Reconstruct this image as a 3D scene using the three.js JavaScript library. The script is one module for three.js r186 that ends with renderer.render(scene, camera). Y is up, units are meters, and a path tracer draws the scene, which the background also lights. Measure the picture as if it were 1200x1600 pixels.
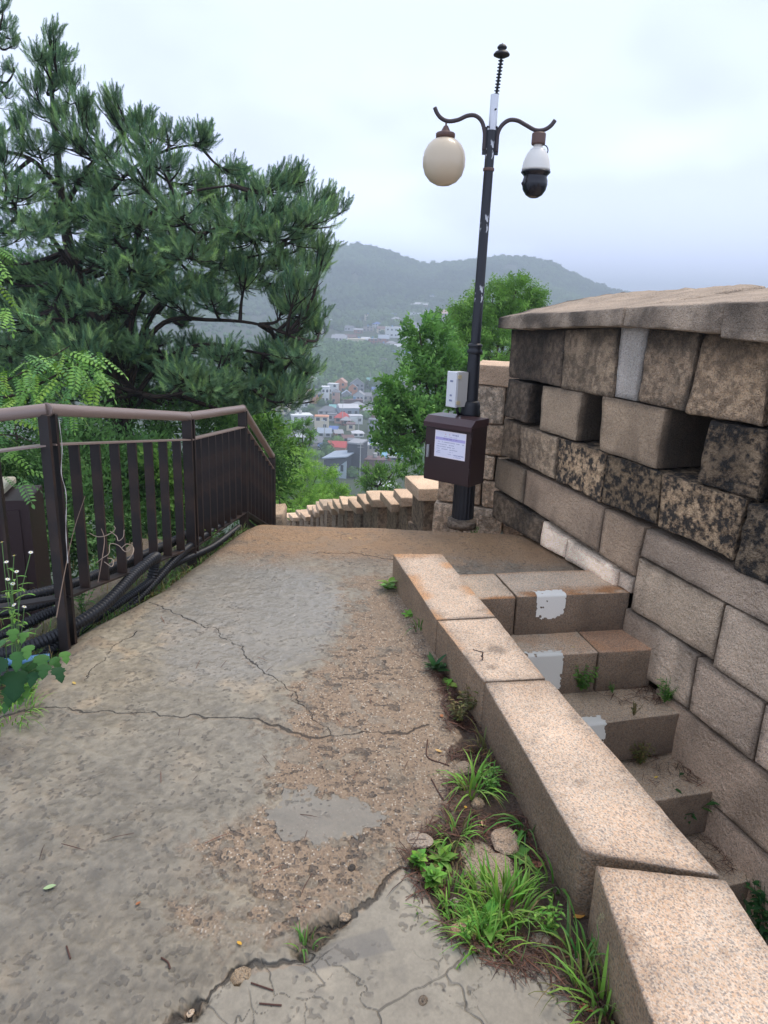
import * as THREE from 'three';
import { mergeGeometries, toCreasedNormals } from 'three/addons/utils/BufferGeometryUtils.js';

// ---------------------------------------------------------------- camera
const scene = new THREE.Scene();
const FOC = 1110, PITCH = 15.8 * Math.PI / 180, ROLL = 2.24 * Math.PI / 180, EYE = new THREE.Vector3(0, 1.65, 0);
const camera = new THREE.PerspectiveCamera(2 * Math.atan(800 / FOC) * 180 / Math.PI, 0.75, 0.05, 6000);
const V3 = (x, y, z) => new THREE.Vector3(x, y, z);
const R0 = V3(1, 0, 0), U0 = V3(0, Math.cos(PITCH), -Math.sin(PITCH)), FW = V3(0, -Math.sin(PITCH), -Math.cos(PITCH));
const RT = R0.clone().multiplyScalar(Math.cos(ROLL)).addScaledVector(U0, Math.sin(ROLL));
const UP = R0.clone().multiplyScalar(-Math.sin(ROLL)).addScaledVector(U0, Math.cos(ROLL));
camera.position.copy(EYE);
camera.quaternion.setFromRotationMatrix(new THREE.Matrix4().makeBasis(RT, UP, FW.clone().negate()));
camera.updateMatrixWorld();
scene.add(camera);
const ray = (x, y) => FW.clone().addScaledVector(RT, (x - 600) / FOC).addScaledVector(UP, -(y - 800) / FOC);
const at = (x, y, depth) => EYE.clone().addScaledVector(ray(x, y), depth);          // a sight line at a depth in metres
const onY = (x, y, h) => { const d = ray(x, y); return EYE.clone().addScaledVector(d, (h - EYE.y) / d.y); };

// ---------------------------------------------------------------- random and noise
function rng(seed) { let s = seed >>> 0; return () => { s = (s + 0x6d2b79f5) | 0; let t = Math.imul(s ^ (s >>> 15), 1 | s); t = (t + Math.imul(t ^ (t >>> 7), 61 | t)) ^ t; return ((t ^ (t >>> 14)) >>> 0) / 4294967296; }; }
const hash = (x, y, z) => { let h = Math.imul(x, 374761393) ^ Math.imul(y, 668265263) ^ Math.imul(z, 2147483647 - 1640531); h = Math.imul(h ^ (h >>> 13), 1274126177); h = Math.imul(h ^ (h >>> 16), 2246822519); return ((h ^ (h >>> 15)) >>> 0) / 4294967296; };
const sm = (t) => t * t * (3 - 2 * t);
const clamp = (x, a = 0, b = 1) => x < a ? a : x > b ? b : x;
const lerp = (a, b, t) => a + (b - a) * t;
const step = (a, b, x) => sm(clamp((x - a) / (b - a)));
function noise3(x, y, z) {
  const X = Math.floor(x), Y = Math.floor(y), Z = Math.floor(z), u = sm(x - X), v = sm(y - Y), w = sm(z - Z);
  const l = (a, b, t) => a + (b - a) * t;
  return l(l(l(hash(X, Y, Z), hash(X + 1, Y, Z), u), l(hash(X, Y + 1, Z), hash(X + 1, Y + 1, Z), u), v), l(l(hash(X, Y, Z + 1), hash(X + 1, Y, Z + 1), u), l(hash(X, Y + 1, Z + 1), hash(X + 1, Y + 1, Z + 1), u), v), w);
}
function fbm3(x, y, z, o = 4) { let a = 0.5, s = 0, n = 0; for (let i = 0; i < o; i++) { s += a * noise3(x, y, z); n += a; a *= 0.5; x = x * 2.03 + 17; y = y * 2.03 + 5; z = z * 2.03 + 9; } return s / n; }
function noise2(x, y, s) {
  const X = Math.floor(x), Y = Math.floor(y), u = sm(x - X), v = sm(y - Y);
  const a = hash(X, Y, s), b = hash(X + 1, Y, s), c = hash(X, Y + 1, s), d = hash(X + 1, Y + 1, s);
  return a + (b - a) * u + (c - a + (a - b - c + d) * u) * v;
}
function fbm2(x, y, s, o = 4) { let a = 0.5, t = 0, n = 0; for (let i = 0; i < o; i++) { t += a * noise2(x, y, s + i); n += a; a *= 0.5; x = x * 2.03 + 11; y = y * 2.03 + 7; } return t / n; }
function pnoise(x, y, p, s) {                                                         // repeats every p cells
  const X = Math.floor(x), Y = Math.floor(y), u = sm(x - X), v = sm(y - Y), m = (k) => ((k % p) + p) % p;
  const a = hash(m(X), m(Y), s), b = hash(m(X + 1), m(Y), s), c = hash(m(X), m(Y + 1), s), d = hash(m(X + 1), m(Y + 1), s);
  return a + (b - a) * u + (c - a + (a - b - c + d) * u) * v;
}
function pfbm(u, v, p, s, o = 4) { let a = 0.5, t = 0, n = 0; for (let i = 0; i < o; i++) { t += a * pnoise(u * p, v * p, p, s + i * 7); n += a; a *= 0.5; p *= 2; } return t / n; }
function pcell(u, v, p, s) {                                                          // [nearest distance, second, id], repeats
  const x = u * p, y = v * p, X = Math.floor(x), Y = Math.floor(y);
  let f1 = 9, f2 = 9, id = 0;
  for (let j = -1; j < 2; j++) for (let i = -1; i < 2; i++) {
    const a = (((X + i) % p) + p) % p, b = (((Y + j) % p) + p) % p, h1 = hash(a, b, s), dx = X + i + h1 - x, dy = Y + j + hash(a, b, s + 1) - y, d = dx * dx + dy * dy;
    if (d < f1) { f2 = f1; f1 = d; id = hash(a, b, s + 2); } else if (d < f2) f2 = d;
  }
  return [Math.sqrt(f1), Math.sqrt(f2), id];
}
const enc = (x) => { x = clamp(x); return Math.round(255 * (x <= 0.0031308 ? 12.92 * x : 1.055 * Math.pow(x, 1 / 2.4) - 0.055)); };

// ---------------------------------------------------------------- sky: a bright, even rain sky
{
  const W = 1024, H = 512, d = new Float32Array(W * H * 4);
  for (let j = 0; j < H; j++) for (let i = 0; i < W; i++) {
    const el = (j + 0.5) / H * Math.PI - Math.PI / 2, az = ((i + 0.5) / W - 0.5) * 2 * Math.PI;
    const x = Math.cos(el) * Math.cos(az), y = Math.sin(el), z = Math.cos(el) * Math.sin(az), o = (j * W + i) * 4;
    const yy = Math.max(y, 0), k = 1.6 / (yy + 0.35);
    const n = step(0.34, 0.66, fbm3(x * k + 3.1, yy * 2.2, z * k + 8.2, 5)), m = fbm3(x * 5 + 1, y * 7, z * 5, 4) - 0.5;
    const c = clamp(n + m * 0.5), g = 1 + 0.75 * (1 - step(0.02, 0.34, yy));
    d[o] = lerp(0.55, 0.715, c) * g; d[o + 1] = lerp(0.61, 0.805, c) * g; d[o + 2] = lerp(0.83, 0.99, c) * g; d[o + 3] = 1;
    if (y < 0) { const t = clamp(-y * 4); for (let q = 0; q < 3; q++) d[o + q] *= lerp(1, 0.3, t); }
  }
  const t = new THREE.DataTexture(d, W, H, THREE.RGBAFormat, THREE.FloatType);
  t.mapping = THREE.EquirectangularReflectionMapping; t.magFilter = t.minFilter = THREE.LinearFilter; t.wrapS = THREE.RepeatWrapping; t.needsUpdate = true;
  scene.background = t; scene.environment = t;
}
const SKY_GAIN = 1.0;
scene.backgroundIntensity = SKY_GAIN; scene.environmentIntensity = SKY_GAIN;
const sun = new THREE.DirectionalLight(0xffefdb, 1.5);
sun.position.set(14, 34, -16); sun.target.position.set(0, 0, -4);
sun.castShadow = true; sun.shadow.radius = 40; sun.shadow.mapSize.set(2048, 2048);
Object.assign(sun.shadow.camera, { left: -25, right: 25, top: 25, bottom: -25, near: 1, far: 120 });
scene.add(sun, sun.target);
scene.fog = new THREE.FogExp2(new THREE.Color().setRGB(0.78, 0.90, 1.0), 0.0009);
const renderer = new THREE.WebGLRenderer({ antialias: true });
renderer.toneMapping = THREE.LinearToneMapping; renderer.toneMappingExposure = 1.5;
renderer.shadowMap.enabled = true; renderer.shadowMap.type = THREE.PCFSoftShadowMap;
renderer.setSize(768, 1024);

// ---------------------------------------------------------------- naming
const counts = new Map();
function numbered(name) { const n = counts.get(name) ?? 0; counts.set(name, n + 1); return n ? name + '_' + String(n).padStart(3, '0') : name; }
function thing(name, label, category, pos = [0, 0, 0], turn = 0, group) {
  const o = new THREE.Group(); o.name = numbered(name); o.position.set(...pos); o.rotation.y = turn; scene.add(o);
  o.userData = { label, category }; if (group) o.userData.group = group; return o;
}
const shade = (m) => { m.castShadow = m.receiveShadow = true; return m; };
function part(name, geo, mat, parent, label) { const m = shade(new THREE.Mesh(geo, mat)); m.name = name; parent.add(m); if (label) m.userData.label = label; return m; }
function single(name, geo, mat, label, category, group) { const m = shade(new THREE.Mesh(geo, mat)); m.name = numbered(name); scene.add(m); m.userData = { label, category }; if (group) m.userData.group = group; return m; }
function struct(name, geo, mat, label, category) { const m = shade(new THREE.Mesh(geo, mat)); m.name = numbered(name); scene.add(m); m.userData = { label, category, kind: 'structure' }; return m; }
function stuffPart(name, geo, mat, mats, parent, colors) {
  const m = shade(new THREE.InstancedMesh(geo, mat, mats.length)); m.name = name;
  mats.forEach((x, i) => { m.setMatrixAt(i, x); if (colors) m.setColorAt(i, colors[i]); });
  m.userData.kind = 'stuff'; parent.add(m); return m;
}
const rgb = (r, g, b) => new THREE.Color().setRGB(r, g, b);

// ---------------------------------------------------------------- textures
function tex(n, fn, srgb = true, m = n) {
  const d = new Uint8Array(n * m * 4);
  for (let j = 0; j < m; j++) for (let i = 0; i < n; i++) { const c = fn((i + 0.5) / n, (j + 0.5) / m), o = (j * n + i) * 4; for (let k = 0; k < 3; k++) d[o + k] = srgb ? enc(c[k]) : Math.round(255 * clamp(c[k])); d[o + 3] = 255; }
  const t = new THREE.DataTexture(d, n, m); t.wrapS = t.wrapT = THREE.RepeatWrapping; t.magFilter = THREE.LinearFilter; t.minFilter = THREE.LinearMipmapLinearFilter; t.generateMipmaps = true;
  if (srgb) t.colorSpace = THREE.SRGBColorSpace; t.needsUpdate = true; return t;
}
const gray = (n, fn, m) => tex(n, (u, v) => { const x = fn(u, v); return [x, x, x]; }, false, m);
const mixc = (a, b, t) => [lerp(a[0], b[0], t), lerp(a[1], b[1], t), lerp(a[2], b[2], t)];
// granite: grains of feldspar, quartz and mica
function graniteTex(p, pal, s, pit = 0) {
  return tex(1024, (u, v) => {
    const w = pfbm(u, v, 64, s + 90, 2) - 0.5, [, , id] = pcell(u + w * 0.004, v + w * 0.004, p, s), [, , id2] = pcell(u, v, p * 2, s + 31);
    let c = pal[Math.min(pal.length - 1, Math.floor(id * pal.length))];
    c = mixc(c, pal[Math.min(pal.length - 1, Math.floor(id2 * pal.length))], 0.35);
    const k = (0.8 + 0.4 * pfbm(u, v, 4, s + 3, 5)) * (pit ? 0.68 + 0.6 * step(0.3, 0.7, pfbm(u, v, 34, s + 8, 4)) : 1); return [c[0] * k, c[1] * k, c[2] * k];
  });
}
const T_GRANITE = graniteTex(210, [[.60, .46, .35], [.57, .40, .28], [.62, .52, .42], [.52, .345, .22], [.46, .39, .33], [.27, .235, .21], [.66, .56, .46], [.58, .43, .31], [.20, .175, .16]], 5);
const T_FINE = graniteTex(200, [[.46, .385, .31], [.40, .325, .25], [.50, .43, .355], [.36, .29, .225], [.22, .19, .16], [.44, .385, .325], [.43, .34, .255]], 177);
const T_WALL = graniteTex(200, [[.40, .33, .26], [.34, .27, .20], [.44, .38, .31], [.30, .25, .19], [.17, .15, .12], [.38, .33, .28], [.36, .28, .20]], 77, 1);
const T_CRUST = tex(1024, (u, v) => {
  const a = pfbm(u, v, 16, 3, 6), b = pfbm(u, v, 50, 19, 4), g = pfbm(u, v, 180, 40, 2);
  const f = a * 0.5 + b * 0.5, k = step(0.40, 0.66, f);
  const c = mixc(mixc([.034, .031, .028], [.15, .115, .08], step(0.36, 0.52, f)), [.46, .36, .25], k * 0.9); const q = 0.65 + 0.7 * g; return [c[0] * q, c[1] * q, c[2] * q];
});
const B_ROUGH = gray(1024, (u, v) => clamp(0.5 + 1.2 * (pfbm(u, v, 14, 61, 6) - 0.5) + 0.5 * (pfbm(u, v, 160, 62, 2) - 0.5)));
const B_PICK = gray(1024, (u, v) => clamp(0.5 + 0.7 * (pfbm(u, v, 50, 33, 4) - 0.5) + 0.5 * (pfbm(u, v, 220, 34, 2) - 0.5)));
const T_RUST = tex(512, (u, v) => { const k = step(0.52, 0.78, pfbm(u, v, 6, 11, 6)), q = 0.8 + 0.4 * pfbm(u, v, 40, 12, 3), c = mixc([.020, .0135, .0115], [.055, .029, .018], k * 0.6); return c.map((x) => x * q); });
const T_BARK = tex(512, (u, v) => { const k = pfbm(u, v, 8, 21, 5), r = pcell(u, v * 0.5 + k * 0.05, 10, 9); const q = step(0.05, 0.45, r[1] - r[0]); return mixc([.022, .018, .015], [.12, .078, .052], q * (0.4 + 0.6 * k)); });
const B_BARK = gray(512, (u, v) => { const k = pfbm(u, v, 8, 21, 5), r = pcell(u, v * 0.5 + k * 0.05, 10, 9); return clamp(step(0, 0.4, r[1] - r[0]) * 0.7 + k * 0.3); });

const std = (o) => new THREE.MeshStandardMaterial(o), phy = (o) => new THREE.MeshPhysicalMaterial(o);
const M = {
  granite: std({ color: rgb(1.06, 1.04, 1.0), map: T_GRANITE, bumpMap: B_PICK, bumpScale: 0.006, roughness: 0.72, vertexColors: true }),
  wall: std({ color: rgb(1.1, 1.05, .99), map: T_WALL, bumpMap: B_ROUGH, bumpScale: 0.032, roughness: 0.85, vertexColors: true }),
  fine: std({ color: rgb(1.1, 1.05, .99), map: T_FINE, bumpMap: B_PICK, bumpScale: 0.016, roughness: 0.82, vertexColors: true }),
  crust: std({ color: rgb(1.08, 1.0, .88), map: T_CRUST, bumpMap: B_ROUGH, bumpScale: 0.03, roughness: 0.88, vertexColors: true }),
  fence: std({ map: T_RUST, roughness: 0.55, metalness: 0.1 }),
  rail: std({ color: rgb(.25, .185, .155), roughness: 0.35, bumpMap: B_PICK, bumpScale: 0.001 }),
  black: std({ color: rgb(.009, .010, .014), roughness: 0.5 }),
  conduit: std({ color: rgb(.012, .013, .016), roughness: 0.45 }),
  blue: std({ color: rgb(.12, .27, .46), roughness: 0.5 }),
  bark: std({ map: T_BARK, bumpMap: B_BARK, bumpScale: 0.02, roughness: 0.95 }),
  darkbark: std({ map: T_BARK, color: rgb(.5, .47, .46), bumpMap: B_BARK, bumpScale: 0.02, roughness: 0.95 }),
  cabinet: std({ color: rgb(.034, .017, .017), roughness: 0.42 }),
  steel: std({ color: rgb(.5, .5, .52), roughness: 0.35, metalness: 0.8 }),
  brownpaint: std({ color: rgb(.12, .065, .05), roughness: 0.5 }),
  leaf: phy({ color: 0xffffff, roughness: 0.7, side: THREE.DoubleSide, transmission: 0.35, thickness: 0, specularIntensity: 0.4 }),
  wet: std({ color: 0xffffff, roughness: 0.6, side: THREE.DoubleSide }),
};
// ---------------------------------------------------------------- stone blocks
// c: eight corners, bottom (front-left, front-right, back-right, back-left) then top in the same order.
function blockGeo(c, o = {}) {
  const { bevel = 0.010, rough = 0.006, freq = 9, wob = 0.008, seed = 1, cell = 0.035, color, uvo = [hash(seed, 3, 1) * 3, hash(seed, 7, 2) * 3], max = 60 } = o;
  const P = c.map((q) => q.isVector3 ? q : V3(...q)), W = (P[0].distanceTo(P[1]) + P[4].distanceTo(P[5])) / 2, D = (P[0].distanceTo(P[3]) + P[4].distanceTo(P[7])) / 2, H = (P[0].distanceTo(P[4]) + P[1].distanceTo(P[5])) / 2;
  const dim = [W, H, D];
  const ticks = (L, cs) => { const b = Math.min(bevel, L * 0.4), n = Math.max(1, Math.min(max, Math.round((L - 2 * b) / cs))), a = [0, b * 0.35, b]; for (let i = 1; i < n; i++) a.push(b + (L - 2 * b) * i / n); a.push(L - b, L - b * 0.35, L); return a; };
  const map = (x, y, z) => {                                                          // local metres to world
    const u = x / W, v = y / H, w = z / D, q = V3(0, 0, 0);
    const k = [(1 - u) * (1 - w), u * (1 - w), u * w, (1 - u) * w];
    for (let i = 0; i < 4; i++) { q.addScaledVector(P[i], k[i] * (1 - v)); q.addScaledVector(P[i + 4], k[i] * v); }
    return q;
  };
  const ex = P[1].clone().sub(P[0]).normalize(), ey = P[4].clone().sub(P[0]).normalize(), ez = P[3].clone().sub(P[0]).normalize();
  const pos = [], uv = [], col = [], so = seed * 13.7;
  const faces = o.faces ?? ['front', 'back', 'left', 'right', 'top', 'bottom'];
  const put = (x, y, z) => {
    const l = [x, y, z], inn = l.map((a, i) => clamp(a, Math.min(bevel, dim[i] * 0.4), dim[i] - Math.min(bevel, dim[i] * 0.4))), dv = l.map((a, i) => a - inn[i]), len = Math.hypot(...dv) || 1, n = dv.map((a) => a / len), b = Math.min(bevel, Math.min(...dim) * 0.4);
    const amp = rough * (fbm3(x * freq + so, y * freq, z * freq, 4) - 0.5) * 2 + wob * (noise3(x * 2.3 + so, y * 2.3 + 5, z * 2.3) - 0.5) * 2;
    const r = b + amp, q = map(inn[0] + n[0] * r, inn[1] + n[1] * r, inn[2] + n[2] * r); return q;
  };
  const tris = (A, B, sa, sb, f, flip, cs) => {
    const ta = ticks(dim[A], cs), tb = ticks(dim[B], cs), g = [];
    for (const b of tb) { const row = []; for (const a of ta) { const p = f(a, b); row.push([put(...p), a, b, p]); } g.push(row); }
    for (let j = 0; j < tb.length - 1; j++) for (let i = 0; i < ta.length - 1; i++) {
      let q = [g[j][i], g[j][i + 1], g[j + 1][i + 1], g[j][i], g[j + 1][i + 1], g[j + 1][i]];
      if (flip) q = [q[0], q[2], q[1], q[3], q[5], q[4]];
      for (const [p, a, b, l] of q) { pos.push(p.x, p.y, p.z); uv.push(a + uvo[0], b + uvo[1]); const k = color ? color(l[0] / W, l[1] / H, l[2] / D, p) : [1, 1, 1]; col.push(...k); }
    }
  };
  const big = cell * 2.2;
  if (faces.includes('front')) tris(0, 1, 0, 0, (a, b) => [a, b, 0], false, o.cellFront ?? cell);
  if (faces.includes('back')) tris(0, 1, 0, 0, (a, b) => [a, b, D], true, big);
  if (faces.includes('left')) tris(2, 1, 0, 0, (a, b) => [0, b, a], true, o.cellSide ?? big);
  if (faces.includes('right')) tris(2, 1, 0, 0, (a, b) => [W, b, a], false, o.cellSide ?? big);
  if (faces.includes('top')) tris(0, 2, 0, 0, (a, b) => [a, H, b], false, o.cellTop ?? cell);
  if (faces.includes('bottom')) tris(0, 2, 0, 0, (a, b) => [a, 0, b], true, big);
  let g = new THREE.BufferGeometry();
  g.setAttribute('position', new THREE.Float32BufferAttribute(pos, 3)); g.setAttribute('uv', new THREE.Float32BufferAttribute(uv, 2)); g.setAttribute('color', new THREE.Float32BufferAttribute(col, 3));
  return toCreasedNormals(g, o.crease ?? 0.3);
}
const box8 = (f, b, h0, h1) => [V3(f[0][0], h0, f[0][1]), V3(f[1][0], h0, f[1][1]), V3(b[1][0], h0, b[1][1]), V3(b[0][0], h0, b[0][1]), V3(f[0][0], h1, f[0][1]), V3(f[1][0], h1, f[1][1]), V3(b[1][0], h1, b[1][1]), V3(b[0][0], h1, b[0][1])];

// ---------------------------------------------------------------- ground
const CREST = -5.42;
const edgeX = (z) => z > -3.35 ? lerp(-1.6, -1.58, clamp((z + 3.35) / 0.8)) : z > -4.05 ? lerp(-1.6, -1.34, (-3.35 - z) / 0.7) : lerp(-1.34, -1.1, clamp((-4.05 - z) / 1.3));
const kerbX = (z) => z < -3.24 ? lerp(0.07, 0.28, clamp((z + 4.2) / 0.96)) : z < -2.64 ? lerp(0.28, 0.443, (z + 3.24) / 0.6) : z < -1.62 ? lerp(0.443, 0.625, (z + 2.64) / 1.02) : 0.625 + (z + 1.62) * 0.03;
const inPoly = (x, z, p) => { let c = false; for (let i = 0, j = p.length - 1; i < p.length; j = i++) if ((p[i][1] > z) !== (p[j][1] > z) && x < (p[j][0] - p[i][0]) * (z - p[i][1]) / (p[j][1] - p[i][1]) + p[i][0]) c = !c; return c; };
const segD = (x, z, a, b) => { const dx = b[0] - a[0], dz = b[1] - a[1], t = clamp(((x - a[0]) * dx + (z - a[1]) * dz) / (dx * dx + dz * dz)); return Math.hypot(x - a[0] - t * dx, z - a[1] - t * dz); };
const lineD = (x, z, p, closed) => { let d = 9; for (let i = closed ? 0 : 1, j = closed ? p.length - 1 : 0; i < p.length; j = i++) d = Math.min(d, segD(x, z, p[j], p[i])); return d; };
const sdP = (x, z, p) => (inPoly(x, z, p) ? -1 : 1) * lineD(x, z, p, true);
const SLABLINE = [[0.253, -1.976], [0.166, -1.913], [0.102, -1.827], [0.044, -1.734], [-0.039, -1.659], [-0.133, -1.588], [-0.175, -1.494], [-0.298, -1.469], [-0.368, -1.411], [-0.422, -1.339], [-0.48, -1.273], [-0.6, -1.1], [-0.7, -0.8]];
const G = {
  slab: [...SLABLINE, [1.5, -0.7], [1.5, -1.976]],
  soil: [[0.262, -3.191], [0.322, -2.831], [0.313, -2.403], [0.29, -2.105], [0.123, -1.868], [0.207, -1.615], [0.339, -1.517], [0.384, -1.481], [0.508, -1.505], [0.562, -1.33], [0.6, -1.0], [0.8, -0.9], [0.72, -1.729], [0.65, -2.122], [0.53, -2.789], [0.36, -3.196]],
  sheen: [[-1.171, -4.418], [-0.777, -4.591], [-0.4, -4.324], [-0.183, -3.823], [-0.18, -3.479], [-0.288, -3.177], [-0.472, -2.941], [-0.741, -2.833], [-0.991, -2.9], [-1.276, -3.583]],
  aggr: [[-0.149, -4.35], [0.2, -4.3], [0.4, -3.55], [0.5, -2.912], [0.5, -2.404], [0.26, -2.07], [0.124, -1.882], [-0.031, -1.695], [-0.188, -1.596], [-0.304, -1.549], [-0.485, -1.572], [-0.529, -1.602], [-0.365, -1.678], [-0.513, -1.743], [-0.507, -1.876], [-0.366, -2.002], [-0.424, -2.201], [-0.374, -2.485], [-0.341, -2.836], [-0.222, -3.149], [-0.165, -3.689]],
  patch: [[-0.326, -2.02], [-0.322, -2.136], [-0.25, -2.193], [-0.143, -2.154], [-0.049, -2.101], [0.04, -2.073], [0.019, -2.009], [-0.074, -1.958], [-0.164, -1.909], [-0.271, -1.932]],
  dark: [[-0.243, -1.491], [0.045, -1.607], [0.077, -1.536], [-0.169, -1.447]],
  hole: [[-0.171, -1.608], [-0.102, -1.649], [-0.044, -1.666], [-0.054, -1.603], [-0.113, -1.558], [-0.165, -1.485], [-0.2, -1.493]],
  hole2: [[-0.489, -1.304], [-0.442, -1.355], [-0.382, -1.366], [-0.389, -1.332], [-0.454, -1.289]],
  hole3: [[-0.354, -1.42], [-0.308, -1.479], [-0.299, -1.45], [-0.327, -1.409]],
};
const CRACKS = [
  [0.008, [[-1.6, -2.62], [-1.471, -2.605], [-1.166, -2.607], [-1.031, -2.602], [-0.682, -2.593], [-0.496, -2.592], [-0.355, -2.532], [-0.221, -2.496], [-0.069, -2.528], [0.087, -2.548], [0.227, -2.629]]],
  [0.005, [[-1.316, -3.758], [-1.059, -3.561], [-0.851, -3.419], [-0.674, -3.213], [-0.581, -3.055], [-0.472, -2.941], [-0.348, -2.78], [-0.308, -2.679]]],
  [0.004, [[-1.259, -3.382], [-1.306, -3.194], [-1.321, -2.994], [-1.319, -2.845]]],
  [0.004, [[-0.393, -2.804], [-0.294, -2.68], [-0.17, -2.499]]],
  [0.005, [[0.9, -4.2], [0.3, -4.55], [-0.2, -4.75], [-0.5, -4.72]]],
];
function crack(x, z) {                                                                // depth of the cracks, 0 to 1
  let k = 0; const wx = x + (fbm2(x * 16, z * 16, 201, 5) - 0.5) * 0.07, wz = z + (fbm2(x * 16, z * 16, 211, 5) - 0.5) * 0.07;
  for (const [w, p] of CRACKS) { const d = lineD(wx, wz, p), ww = w * (0.15 + 1.1 * Math.pow(noise2(x * 13, z * 13, 231), 1.5)); if (d < ww * 2) k = Math.max(k, 1 - step(ww * 0.4, ww * 1.5, d)); }
  if (z > -2.1) { const d = lineD(wx, wz, SLABLINE), ww = 0.0022 + 0.006 * step(0.45, 0.75, noise2(x * 7, z * 7, 241)); if (d < ww * 2) k = Math.max(k, 1 - step(ww * 0.3, ww * 1.4, d)); }
  return k;
}
function holes(x, z) { if (z < -1.75 || z > -1.2 || x < -0.6 || x > 0.05) return 0; const w = (fbm2(x * 30, z * 30, 251, 3) - 0.5) * 0.035; let k = 0; for (const p of [G.hole, G.hole2, G.hole3]) k = Math.max(k, 1 - step(-0.022, 0.008, sdP(x, z, p) + w)); return k; }
function relief(x, z) {                                                               // broad relief of the worn paving, metres
  let h = 0.02 * (fbm2(x * 1.3 + 3, z * 1.3, 261, 3) - 0.5) + 0.009 * (fbm2(x * 6, z * 6, 262, 3) - 0.5);
  if (z > -2.2) h -= 0.014 * (1 - step(-0.01, 0.012, sdP(x, z, G.slab)));
  if (x > 0.05 && z > -3.3 && z < -0.8) h -= 0.03 * (1 - step(-0.06, 0.015, sdP(x, z, G.soil) + (fbm2(x * 12, z * 12, 263, 3) - 0.5) * 0.06));
  return h - 0.03 * holes(x, z);
}
const pathY = (x, z) => { let h = z < CREST + 0.2 ? -0.55 * Math.max(0, CREST - z) - 0.12 * (1 - step(0, 0.5, Math.abs(CREST - z))) * step(0.2, -0.5, z - CREST) : 0; const e = edgeX(z) - x; if (e > -0.15) h -= 0.16 * step(-0.15, 0.2, e); return h; };
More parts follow.
